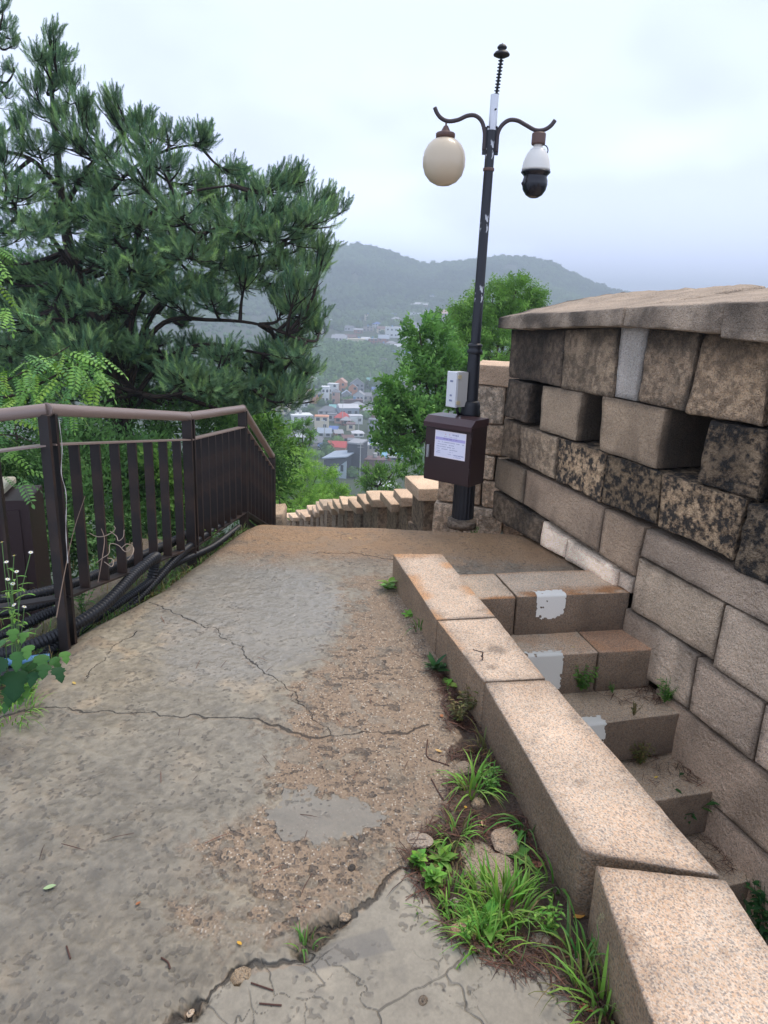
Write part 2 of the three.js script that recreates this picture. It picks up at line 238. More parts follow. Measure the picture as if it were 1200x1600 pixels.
{
  const X0 = -1.95, X1 = 1.75, Z0 = -6.7, Z1 = -0.75, NX = 190, NZ = 300, pos = [], uv = [], idx = [];
  const cut = (x, z) => (z > -4.15 && x > kerbX(z) + 0.18);
  for (let j = 0; j <= NZ; j++) for (let i = 0; i <= NX; i++) { const x = lerp(X0, X1, i / NX), z = lerp(Z0, Z1, j / NZ); pos.push(x, pathY(x, z) + relief(x, z), z); uv.push(i / NX, 1 - j / NZ); }
  for (let j = 0; j < NZ; j++) for (let i = 0; i < NX; i++) {
    const x = lerp(X0, X1, (i + 0.5) / NX), z = lerp(Z0, Z1, (j + 0.5) / NZ); if (cut(x, z)) continue;
    const a = j * (NX + 1) + i, b = a + NX + 1; idx.push(a, b, b + 1, a, b + 1, a + 1);
  }
  const g = new THREE.BufferGeometry(); g.setAttribute('position', new THREE.Float32BufferAttribute(pos, 3)); g.setAttribute('uv', new THREE.Float32BufferAttribute(uv, 2)); g.setIndex(idx); g.computeVertexNormals();
  const S = 2048, A = new Uint8Array(S * S * 4), B = new Uint8Array(S * S * 4), Rg = new Uint8Array(S * S * 4);
  for (let j = 0; j < S; j++) for (let i = 0; i < S; i++) {
    const x = lerp(X0, X1, (i + 0.5) / S), z = lerp(Z1, Z0, (j + 0.5) / S), o = (j * S + i) * 4;
    if (cut(x - 0.04, z)) continue;
    const n1 = fbm2(x * 2.2, z * 2.2, 301, 4), n2 = fbm2(x * 9, z * 9, 311, 4), n3 = fbm2(x * 45, z * 45, 321, 3), n4 = hash(i, j, 5), n5 = noise2(x * 160, z * 160, 331), strk = fbm2(x * 5 + z * 3, z * 16 - x * 7, 341, 3);
    let c = mixc([.19, .163, .122], [.305, .266, .20], clamp(n1 * 0.9 + n2 * 0.5 - 0.2)), h = 0.6 + 0.2 * (n2 - 0.5) + 0.10 * (n3 - 0.5), r = 0.52 + 0.2 * (n2 - 0.5);
    c = mixc(c, [.36, .28, .19], 0.7 * step(0.56, 0.72, n2) * step(0.45, 0.6, n1));                 // tan scuffs
    c = mixc(c, [.165, .15, .128], 0.45 * step(0.58, 0.76, fbm2(x * 12 + 40, z * 12, 351, 5)) * step(0.4, 0.6, n1));          // damp dark spots
    c = mixc(c, [.20, .185, .155], 0.55 * step(0.42, 0.62, fbm2(x * 1.6 + 20, z * 1.6, 355, 4))); const damp = lerp(0.70, 1, step(-1.1, -2.7, z + (n1 - 0.5) * 1.6)); const q3 = step(0.28, 0.72, n3), q2 = step(0.3, 0.7, fbm2(x * 21, z * 21, 357, 4)); c = c.map((k, e) => k * damp * (0.64 + 0.28 * q3 + 0.34 * strk + 0.13 * q2) * [1.07, 1.05, 0.985][e]); h += 0.12 * (q2 - 0.5); h += 0.22 * (strk - 0.5) + 0.14 * (n3 - 0.5);
    const pe = (fbm2(x * 8, z * 8, 361, 5) - 0.5) * 0.42 + (n3 - 0.5) * 0.22;
    if (z < -2.7 && z > -4.7 && x < 0) { const k = 1 - step(-0.12, 0.08, sdP(x, z, G.sheen) + pe * 0.5); c = mixc(c, [.30, .28, .24], k * 0.6); r -= 0.17 * k; h += 0.25 * k * (strk - 0.5); }  // wet sheen painted in as a lighter colour, with lower roughness
    let ag = 0; if (z > -4.5) ag = 1 - step(-0.07, 0.09, sdP(x, z, G.aggr) + pe * 0.75); if (z < -4.15) ag = Math.max(ag, step(-4.25, -4.75, z + pe * 0.9));
    const lost = step(0.575, 0.61, fbm2(x * 11 + 9, z * 11, 371, 4)) * (z > -3.3 ? 1 : 0.35) * (1 - step(-0.2, 0.3, x) * 0.7); ag *= 1 - lost * 0.55;
    if (ag > 0) {
      const cell = Math.floor(x / 0.0055), czl = Math.floor(z / 0.0065), q = hash(cell, czl, 9), sp = step(0.35, 0.6, n5);
      let a = mixc([.215, .15, .097], [.345, .25, .162], q * 0.6 + sp * 0.4); if (q > 0.95) a = [.50, .42, .32]; if (q < 0.05) a = [.11, .09, .07];
      const far = step(-4.4, -5.0, z + pe * 0.6); a = mixc(a, mixc([.30, .175, .085], [.46, .285, .145], n2 * 0.7 + q * 0.35), far * 0.9);
      const rim = step(0.1, 0.45, ag) * (1 - step(0.5, 0.95, ag)) * step(0.42, 0.58, n2); a = a.map((k) => k * (0.82 + 0.36 * n1) * (1 - 0.4 * rim));
      c = mixc(c, a, ag); h = lerp(h, 0.42 + 0.16 * (n5 - 0.5) + 0.15 * (q - 0.5) + 0.25 * (n3 - 0.5), ag); r = lerp(r, 0.72, ag);
      const pit = step(0.63, 0.70, fbm2(x * 34, z * 40, 381, 3)) * ag * (z > -3.4 && x < 0.1 ? 1 : 0.3); c = mixc(c, [.05, .042, .035], pit * 0.6); h -= pit * 0.25;
    }
    if (z > -2.35) {
      const kp = 1 - step(-0.01, 0.012, sdP(x, z, G.patch) + (n3 - 0.5) * 0.12 + (n2 - 0.5) * 0.16); if (kp > 0) { c = mixc(c, [.235, .215, .172].map((k) => k * (0.72 + 0.35 * n2 + 0.2 * n3)), kp * 0.85); h = lerp(h, 0.62 + 0.05 * n2, kp); r = lerp(r, 0.5, kp); }
      const ks = 1 - step(-0.008, 0.008, sdP(x, z, G.slab));
      if (ks > 0) {
        let s = mixc([.215, .188, .142], [.32, .285, .215], n1 * 0.6 + n2 * 0.5).map((k) => k * (0.80 + 0.26 * n3 + 0.16 * n5)); s = mixc(s, [.40, .34, .25], 0.5 * step(0.6, 0.75, n2)); s = mixc(s, [.13, .12, .10], 0.35 * step(0.56, 0.74, fbm2(x * 13 + 70, z * 13, 395, 4)));
        const kd = 1 - step(-0.006, 0.006, sdP(x, z, G.dark)); s = mixc(s, [.15, .14, .122], kd * 0.6 * (0.5 + n2));
        const w = (fbm2(x * 16, z * 16, 391, 3) - 0.5) * 0.09, cl = pcell((x + w) / 4, (z + w) / 4, 30, 71), cw = pcell((x - w) / 4, (z + w) / 4, 14, 75);
        const cr = Math.max((1 - step(0.004, 0.018, cl[1] - cl[0])) * step(0.46, 0.58, noise2(x * 3.5, z * 3.5, 401)), (1 - step(0.003, 0.016, cw[1] - cw[0])) * step(0.35, 0.5, noise2(x * 5 + 9, z * 5, 405)));
        s = mixc(s, [.09, .08, .065], cr * 0.6); c = mixc(c, s, ks); h = lerp(h, 0.62 + 0.06 * n2 - 0.22 * cr, ks); r = lerp(r, 0.58, ks);
      }
      const hk = holes(x, z); if (hk > 0) { c = mixc(c, mixc([.035, .03, .02], [.16, .12, .08], n5 * n3 * 1.6), hk); r = lerp(r, 0.95, hk); h = lerp(h, 0.3 + 0.5 * n5, hk); }
    }
    if (x > 0.05 && z > -3.4) { const k = 1 - step(-0.03, 0.02, sdP(x, z, G.soil) + (n2 - 0.5) * 0.09 + (n3 - 0.5) * 0.04); if (k > 0) { c = mixc(c, mixc([.035, .022, .016], [.11, .07, .045], n3 * 0.8 + n5 * 0.4 - 0.1), k); h = lerp(h, 0.25 + 0.5 * n5 * n3, k); r = lerp(r, 0.95, k); } }
    const e = edgeX(z) - x; if (e > -0.3) { const k = step(-0.22, 0.02, e + (n2 - 0.5) * 0.3); c = mixc(c, mixc([.06, .05, .035], [.16, .125, .085], n2), k * 0.85); r = lerp(r, 0.8, k); }
    if (z < -4.1) { const k = (1 - step(0, 0.25, Math.abs(x - (0.925 + (z + 5.727) * 0.355)) + (n2 - 0.5) * 0.2)); c = mixc(c, [.13, .085, .05], k * 0.35); }
    const ck = crack(x, z), cz = crack(x + 0.012, z - 0.014); c = mixc(c, [.30, .19, .11], cz * 0.35 * (1 - ck)); c = mixc(c, [.04, .033, .026], ck * 0.8); h -= ck * 0.45; r = lerp(r, 0.9, ck);
    const sp2 = step(0.66, 0.72, fbm2(x * 60, z * 60, 411, 2)) * step(0.4, 0.6, n2); c = mixc(c, [.055, .047, .038], sp2 * 0.45); h -= sp2 * 0.08;
    const dot = hash(Math.floor(x / 0.021), Math.floor(z / 0.021), 77) > 0.985 ? 1 - step(0.1, 0.3, Math.hypot((x / 0.021) % 1 + (x < 0 ? 0.5 : -0.5), (z / 0.021) % 1 + 0.5)) : 0; c = mixc(c, [.05, .045, .04], dot * 0.8);
    c = c.map((k) => k * (0.95 + 0.1 * n4));
    A[o] = enc(c[0]); A[o + 1] = enc(c[1]); A[o + 2] = enc(c[2]); A[o + 3] = B[o + 3] = Rg[o + 3] = 255; B[o] = B[o + 1] = B[o + 2] = Math.round(255 * clamp(h)); Rg[o] = Rg[o + 1] = Rg[o + 2] = Math.round(255 * clamp(r));
  }
  const mk = (d, s) => { const t = new THREE.DataTexture(d, S, S); t.magFilter = THREE.LinearFilter; t.wrapS = t.wrapT = THREE.ClampToEdgeWrapping; if (s) t.colorSpace = THREE.SRGBColorSpace; t.needsUpdate = true; return t; };
  struct('path', g, std({ map: mk(A, true), bumpMap: mk(B), bumpScale: 0.026, roughnessMap: mk(Rg), roughness: 1 }), 'worn wet concrete path with cracks and bare brown aggregate running to a crest', 'path');
}
// ---------------------------------------------------------------- hillside and valley terrain
const table = (t, x) => { if (x <= t[0][0]) return t[0][1]; for (let i = 1; i < t.length; i++) if (x < t[i][0]) return lerp(t[i - 1][1], t[i][1], (x - t[i - 1][0]) / (t[i][0] - t[i - 1][0])); return t[t.length - 1][1]; };
const RIDGE = [[-1.6, 0.02], [-0.6, 0.035], [-0.263, 0.0584], [-0.165, 0.0697], [-0.106, 0.0745], [-0.081, 0.0805], [-0.048, 0.085], [-0.014, 0.0805], [0.021, 0.07], [0.042, 0.0629], [0.072, 0.0675], [0.105, 0.071], [0.138, 0.0765], [0.18, 0.076], [0.204, 0.0712], [0.23, 0.0601], [0.264, 0.0453], [0.296, 0.0367], [0.328, 0.0316], [0.397, 0.0243], [0.534, 0.0225], [1.6, 0.02]];
const FALL = [[0, -1.2], [6, -2.2], [12, -6], [20, -11], [60, -26], [120, -42], [180, -51], [300, -56], [420, -54], [500, -50], [560, -46], [640, -34], [720, -27], [850, -14], [980, 2]];
function terrainY(x, z) {
  const r = Math.hypot(x, z), az = Math.atan2(x, -z), n = fbm3(x * 0.006, 3, z * 0.006, 4) - 0.5;
  let h = table(FALL, r);
  if (r > 980) { const top = 1.65 + 1400 * table(RIDGE, az) - 7, t = clamp((r - 980) / 420); h = lerp(2, top, Math.pow(t, 0.85)) + n * 60 * t * (1 - t) * 2; if (r > 1400) h = top - (r - 1400) * 0.45; }
  else if (r > 150) h += n * 10 * step(150, 400, r);
  h += 10 * Math.exp(-Math.pow((az + 0.06) / 0.07, 2) - Math.pow((r - 575) / 55, 2));
  return h;
}
const M_HILL = std({ color: rgb(.045, .065, .028), roughness: 1 }), M_TOWN = std({ color: rgb(.10, .11, .085), roughness: 1 });
{
  const pos = [], idx = [], rs = []; for (let r = 24; r < 1900; r *= 1.055) rs.push(r); rs.push(1900, 2600);
  const NA = 150, az = []; for (let i = 0; i <= NA; i++) { const t = i / NA * 2 - 1; az.push(Math.sign(t) * (Math.abs(t) * 0.75 + Math.pow(Math.abs(t), 3) * 0.75)); }
  for (const r of rs) for (const a of az) { const x = r * Math.sin(a), z = -r * Math.cos(a); pos.push(x, terrainY(x, z), z); }
  for (let j = 0; j < rs.length - 1; j++) for (let i = 0; i < NA; i++) { const a = j * (NA + 1) + i, b = a + NA + 1; idx.push(a, a + 1, b + 1, a, b + 1, b); }
  const g = new THREE.BufferGeometry(); g.setAttribute('position', new THREE.Float32BufferAttribute(pos, 3)); g.setIndex(idx); g.computeVertexNormals();
  struct('hills', g, M_HILL, 'wide green valley rising to a long wooded mountain', 'hills');
}
const slopeY = (x, z) => {                                                            // the hillside round the path
  let h = Math.min(-0.3, -0.42 - 0.55 * Math.max(0, CREST - z)); const e = edgeX(z) - x;
  if (e > -0.05) h = Math.min(-0.14, -0.14 - 0.55 * Math.max(0, CREST - z)) - 0.85 * Math.max(0, e - 0.45) + 0.04 * (fbm2(x * 4, z * 4, 501, 3) - 0.5);
  if (x > kerbX(z) + 0.12 && z > -4.3) h = -2.6;
  if (z < -7 || x < -3) h += 0.8 * (fbm2(x * 0.5, z * 0.5, 505, 3) - 0.5);
  return Math.max(h, -14 - 0.25 * Math.hypot(x, z));
};
{
  const pos = [], idx = [], NX = 120, NZ = 120; const X = (t) => -1.3 + Math.sign(t) * Math.pow(Math.abs(t), 2.2) * 26, Z = (t) => 3 - 41 * Math.pow(t, 1.5);
  for (let j = 0; j <= NZ; j++) for (let i = 0; i <= NX; i++) { const x = X(i / NX * 2 - 1), z = Z(j / NZ); pos.push(x, slopeY(x, z), z); }
  for (let j = 0; j < NZ; j++) for (let i = 0; i < NX; i++) { const a = j * (NX + 1) + i, b = a + NX + 1; idx.push(a, a + 1, b + 1, a, b + 1, b); }
  const g = new THREE.BufferGeometry(); g.setAttribute('position', new THREE.Float32BufferAttribute(pos, 3)); g.setIndex(idx); g.computeVertexNormals();
  struct('hillside', g, std({ color: rgb(.06, .055, .03), roughness: 1 }), 'earthy hillside falling away beside the path', 'ground');
}

// ---------------------------------------------------------------- the near parapet wall
const WA = V3(0.925, 0, -5.727), WD = V3(0.335, 0, 0.942).normalize(), WN = V3(-0.942, 0, 0.335).normalize();
const wp = (u, v, out = 0) => WA.clone().addScaledVector(WD, u).addScaledVector(WN, out).setY(v);
const tone = (t, sd, k = 0.25, dark) => (u, v, w, p) => {
  let m = 1 + k * 2 * (fbm3(p.x * 3 + sd, p.y * 3, p.z * 3, 4) - 0.5);
  if (dark) m *= 1 - 0.6 * step(0.5, 0.62, fbm3(p.x * 4 + sd * 3, p.y * 1.3, p.z * 4, 4)) * dark;
  return [t[0] * m, t[1] * m, t[2] * m];
};
{
  const wall = thing('stone_wall', 'tall granite block wall with three square loopholes and a heavy coping right of the path', 'stone wall', [WA.x, 0, WA.z]);
  const back = (g) => { g.translate(-WA.x, 0, -WA.z); return g; };
  const tan = [1.25, 1.15, 1.0], gry = [1.05, 1.12, 1.2], drk = [.42, .38, .34], brn = [.85, .76, .65], lit = [1.7, 1.7, 1.65];
  // [corners BL BR TR TL as u,v] , material, tone, stain, rough
  const jambShade = (f, on) => (u, v, w, p) => { const c = f(u, v, w, p); return on && w > 0.06 ? c.map((k) => k * 0.34) : c; };  // inner faces of the loophole stones painted dark: shade put into the colour
  const edge = (q, f) => { const W = q[1][0] - q[0][0], H = q[3][1] - q[0][1]; return (u, v, w, p) => { const c = f(u, v, w, p), n = fbm3(p.x * 11, p.y * 11, p.z * 11, 4), e = Math.min(Math.min(u, 1 - u) * W, Math.min(v, 1 - v) * H), k = 1 - 0.5 * step(0.026, 0.0, e + (n - 0.5) * 0.06); return c.map((x) => x * k); }; };
  const topDark = (f, on) => on ? (u, v, w, p) => { const c = f(u, v, w, p), k = 1 - 0.72 * step(0.55, 0.98, v + 0.5 * (fbm3(p.x * 5, p.y * 2, p.z * 5, 4) - 0.5)); return c.map((q) => q * k); } : f;
  const S = [
    [[.05, 1.18, .80, 1.18, .78, 1.58, .01, 1.56], 'wall', drk, .8, 1], [[.80, 1.18, 1.38, 1.185, 1.36, 1.62, .78, 1.58], 'wall', [1.25, 1.14, .98], .5, 1], [[1.38, 1.187, 1.60, 1.187, 1.62, 1.62, 1.36, 1.62], 'fine', [1.0, 1.12, 1.26], .3, .6], [[1.60, 1.19, 2.01, 1.185, 2.03, 1.62, 1.62, 1.62], 'wall', brn, 1, 1.2], [[2.01, 1.185, 2.52, 1.18, 2.49, 1.62, 2.03, 1.62], 'wall', [1.15, 1.0, .82], .7, 1.9],
    [[.01, .87, .39, .87, .41, 1.17, .05, 1.18], 'wall', drk, .7, 1], [[.57, .851, 1.04, .848, 1.06, 1.183, .55, 1.179], 'fine', [.80, .74, .64], .6, .9], [[1.30, .841, 1.85, .833, 1.86, 1.186, 1.28, 1.187], 'fine', [.88, .80, .68], .5, .9], [[2.16, .832, 2.57, .84, 2.56, 1.181, 2.18, 1.18], 'crust', [.62, .6, .58], .4, 1.4],
    [[0, .54, .32, .56, .29, .85, .01, .86], 'wall', brn, .6, 1], [[.33, .56, .83, .53, .82, .84, .29, .85], 'wall', tan, .6, 1.2], [[.83, .53, 1.37, .51, 1.38, .842, .82, .848], 'crust', [1.25, 1.2, 1.15], 0, 1.6], [[1.37, .51, 1.91, .51, 1.90, .832, 1.38, .841], 'crust', [.62, .6, .56], .3, 1.4], [[1.91, .51, 2.49, .50, 2.51, .838, 1.90, .83], 'crust', [1.1, 1.05, 1], 0, 2], [[2.50, .47, 3.05, .47, 3.05, .82, 2.52, .82], 'crust', [.5, .5, .5], .2, 1.6],
    [[-.05, .26, .43, .25, .43, .53, -.04, .53], 'fine', [.7, .66, .58], .5, .6], [[.43, .25, 1.42, .18, 1.43, .50, .43, .53], 'fine', [.95, .86, .76], .5, .6], [[1.42, .18, 1.80, .16, 1.83, .49, 1.43, .50], 'fine', [1.0, .9, .78], .3, .5], [[1.81, .30, 2.85, .27, 2.85, .47, 1.84, .49], 'fine', [.95, .9, .84], .5, .7],
    [[-.05, .0, .72, .02, .75, .21, -.05, .25], 'wall', [.6, .55, .48], .7, 1], [[.72, .01, 1.07, .02, 1.07, .18, .75, .21], 'fine', lit, .2, 1], [[1.07, .02, 1.64, .04, 1.64, .15, 1.07, .18], 'fine', lit, .3, 1], [[1.64, .04, 1.78, .04, 1.79, .155, 1.64, .15], 'fine', [1.1, 1.1, 1.08], .3, .6], [[1.79, -.05, 2.48, -.06, 2.48, .28, 1.80, .29], 'fine', [.86, .82, .74], .8, .7], [[2.48, -.08, 3.1, -.10, 3.1, .26, 2.49, .28], 'fine', [.9, .86, .8], .7, .6],
    [[1.75, -.40, 2.37, -.41, 2.37, -.07, 1.75, -.05], 'fine', [1.0, .97, .92], .5, .6], [[2.37, -.41, 2.82, -.43, 2.82, -.10, 2.37, -.08], 'fine', [1.0, .95, .9], .4, .5], [[2.82, -.43, 3.3, -.44, 3.3, -.12, 2.82, -.10], 'fine', [1.05, 1.0, .96], .3, .5],
    [[2.1, -.80, 3.2, -.84, 3.2, -.45, 2.1, -.41], 'fine', [.95, .88, .82], .4, .6], [[2.2, -1.2, 3.4, -1.24, 3.4, -.85, 2.2, -.80], 'fine', [.92, .86, .82], .3, .6],
    // beyond the right edge of the photograph
    [[2.52, 1.19, 3.3, 1.18, 3.3, 1.62, 2.49, 1.62], 'wall', brn, .8, 1.2], [[2.62, .83, 3.2, .83, 3.2, 1.18, 2.60, 1.18], 'wall', tan, .6, 1], [[3.05, .47, 3.9, .47, 3.9, .82, 3.05, .82], 'wall', brn, .5, 1], [[3.3, 1.18, 4.2, 1.18, 4.2, 1.62, 3.3, 1.62], 'crust', [.8, .8, .8], .3, 1.3], [[3.2, .83, 3.95, .83, 3.95, 1.18, 3.2, 1.18], 'wall', tan, .5, 1], [[2.85, .27, 3.9, .26, 3.9, .47, 2.85, .47], 'fine', tan, .4, .6], [[3.1, -.1, 4.0, -.12, 4.0, .26, 3.1, .26], 'fine', tan, .4, .6], [[3.3, -.44, 4.1, -.46, 4.1, -.12, 3.3, -.12], 'fine', tan, .4, .6], [[3.2, -.84, 4.2, -.86, 4.2, -.46, 3.2, -.45], 'fine', tan, .4, .6], [[3.4, -1.24, 4.2, -1.24, 4.2, -.86, 3.4, -.85], 'fine', tan, .4, .6],
  ];
  S.forEach(([q, mat, t, stain, rough], i) => {
    const gap = 0.0055, sh = [[gap, gap], [-gap, gap], [-gap, -gap], [gap, -gap]], k = [0, 1, 2, 3].map((n) => [q[2 * n] + sh[n][0], q[2 * n + 1] + sh[n][1]]);
    const pr = (hash(i, 4, 4) - 0.5) * 0.016, dp = 0.46;
    const c = [wp(...k[0], pr), wp(...k[1], pr), wp(...k[1], -dp), wp(...k[0], -dp), wp(...k[3], pr), wp(...k[2], pr), wp(...k[2], -dp), wp(...k[3], -dp)];
    // most stones of the top course darken towards their upper edge
    const g = blockGeo(c, { bevel: mat === 'fine' ? 0.007 : 0.011, rough: 0.007 * rough, wob: 0.007 * rough, freq: mat === 'fine' ? 10 : 14, seed: i + 3, cell: 0.028, cellSide: 0.05, faces: ['front', 'left', 'right', 'top', 'bottom'], color: edge(k, topDark(jambShade(tone(mat === 'fine' ? t.map((q) => q * (i >= 19 ? 1.7 : 1.15)) : t, i * 3.1, 0.44, stain), i >= 5 && i <= 8), i < 5 && i !== 2)) });
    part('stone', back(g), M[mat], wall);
  });
  // dark backing, and plugs added behind the loopholes to keep light out
  const core = []; const bk = (u0, u1, v0, v1, d0, d1) => { const g = blockGeo([wp(u0, v0, d0), wp(u1, v0, d0), wp(u1, v0, d1), wp(u0, v0, d1), wp(u0, v1, d0), wp(u1, v1, d0), wp(u1, v1, d1), wp(u0, v1, d1)], { cell: 0.4, bevel: 0.01, rough: 0.003, seed: 99, color: () => [.5, .48, .44] }); core.push(back(g)); };
  bk(0.06, 4.1, -1.6, 0.84, -0.475, -0.9); bk(0.06, 4.1, 1.17, 1.6, -0.475, -0.9); bk(0.06, 0.41, 0.845, 1.165, -0.475, -0.9); bk(0.56, 1.05, 0.845, 1.165, -0.475, -0.9); bk(1.29, 1.85, 0.845, 1.165, -0.475, -0.9); bk(2.17, 4.1, 0.845, 1.165, -0.475, -0.9); for (const [a, b] of [[0.412, 0.558], [1.052, 1.288], [1.852, 2.168]]) bk(a, b, 0.846, 1.164, -0.52, -0.88);
  part('wall_core', mergeGeometries(core), M.wall, wall);
  // coping: thick slabs hanging over the face, their tops rising to a ridge
  [[-0.04, 1.545, 1.64, 1.5, 1.612, 1.722], [1.506, 1.612, 1.722, 2.27, 1.605, 1.748], [2.285, 1.58, 1.752, 4.3, 1.57, 1.76]].forEach(([u0, l0, t0, u1, l1, t1], i) => {
    const f = 0.10 + (i === 2 ? 0.03 : 0), b = -0.95, rg = 1.885 + (i === 2 ? 0.015 : 0);
    const c = [wp(u0, l0, f), wp(u1, l1, f), wp(u1, 1.56, b), wp(u0, 1.56, b), wp(u0, t0, f), wp(u1, t1, f), wp(u1, rg, b), wp(u0 + (i ? 0 : 0.1), rg - (i ? 0 : 0.02), b)];
    const g = blockGeo(c, { bevel: 0.016, rough: 0.007, wob: 0.009, crease: 0.4, freq: 11, seed: 210 + i * 5, cell: 0.035, max: 90, color: (u, v, w, p) => {
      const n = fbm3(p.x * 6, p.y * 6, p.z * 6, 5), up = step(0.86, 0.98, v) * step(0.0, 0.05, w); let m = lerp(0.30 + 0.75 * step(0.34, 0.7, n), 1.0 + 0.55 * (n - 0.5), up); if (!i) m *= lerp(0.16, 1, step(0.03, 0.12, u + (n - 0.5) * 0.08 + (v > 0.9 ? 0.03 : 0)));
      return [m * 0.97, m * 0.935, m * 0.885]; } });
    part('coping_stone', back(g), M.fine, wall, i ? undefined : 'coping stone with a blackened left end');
  });
}

// ---------------------------------------------------------------- kerb beside the steps
{
  const kerb = thing('stone_kerb', 'long low kerb of four pinkish granite blocks between path and stone steps', 'kerb');
  const K = [[[.07, -4.2], [.373, -4.236], [.28, -3.246], [.585, -3.313]], [[.282, -3.236], [.587, -3.303], [.443, -2.648], [.713, -2.696]], [[.447, -2.636], [.72, -2.684], [.606, -1.70], [.967, -1.625]], [[.630, -1.645], [.978, -1.613], [.628, -0.55], [1.04, -0.55]]];
  K.forEach(([fl, fr, nl, nr], i) => {
    const h = 0.19 - (i === 3 ? 0.006 : i === 2 ? 0.004 : 0), lo = -0.30;
    const g = blockGeo(box8([nl, nr], [fl, fr], lo, h), { bevel: 0.007, rough: 0.0035, wob: 0.006, freq: 16, seed: 31 + i, cell: 0.02, cellSide: 0.03, max: 60, color: (u, v, w, p) => {
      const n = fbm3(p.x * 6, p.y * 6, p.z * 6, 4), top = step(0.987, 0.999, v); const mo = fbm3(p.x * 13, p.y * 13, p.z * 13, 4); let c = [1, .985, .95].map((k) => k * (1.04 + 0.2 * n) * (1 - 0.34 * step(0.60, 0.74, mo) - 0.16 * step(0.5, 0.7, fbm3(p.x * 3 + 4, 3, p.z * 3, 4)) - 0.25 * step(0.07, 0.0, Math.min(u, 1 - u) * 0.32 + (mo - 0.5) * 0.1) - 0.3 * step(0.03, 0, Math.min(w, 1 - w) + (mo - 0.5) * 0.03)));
      const rust = step(0.5, 0.62, fbm3(p.x * 5 + 7, 2, p.z * 5, 3)) * (i < 2 ? step(0.28, 0.05, Math.min(u, 1 - u) + (i ? 0.12 : 0) + (n - 0.5) * 0.2) : 0.15); c = mixc(c, [1.0, .66, .36], rust * 0.75);
      if (i === 0) c = mixc(c, [1.0, .7, .42], 0.7 * step(0.86, 1.0, w + (n - 0.5) * 0.2));
      c = mixc([.34 + .24 * n, .31 + .21 * n, .26 + .17 * n].map((k) => k * (i === 2 ? 0.8 : 1)), c, top); return c; } });  // kerb sides painted darker than the tops: shade put into the colour
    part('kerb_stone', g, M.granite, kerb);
  });
  part('kerb_footing', blockGeo(box8([[.66, -0.55], [1.0, -0.55]], [[.12, -4.15], [.36, -4.18]], -2.4, -0.31), { cell: 0.3, seed: 44, color: () => [.4, .36, .3] }), M.fine, kerb);
}

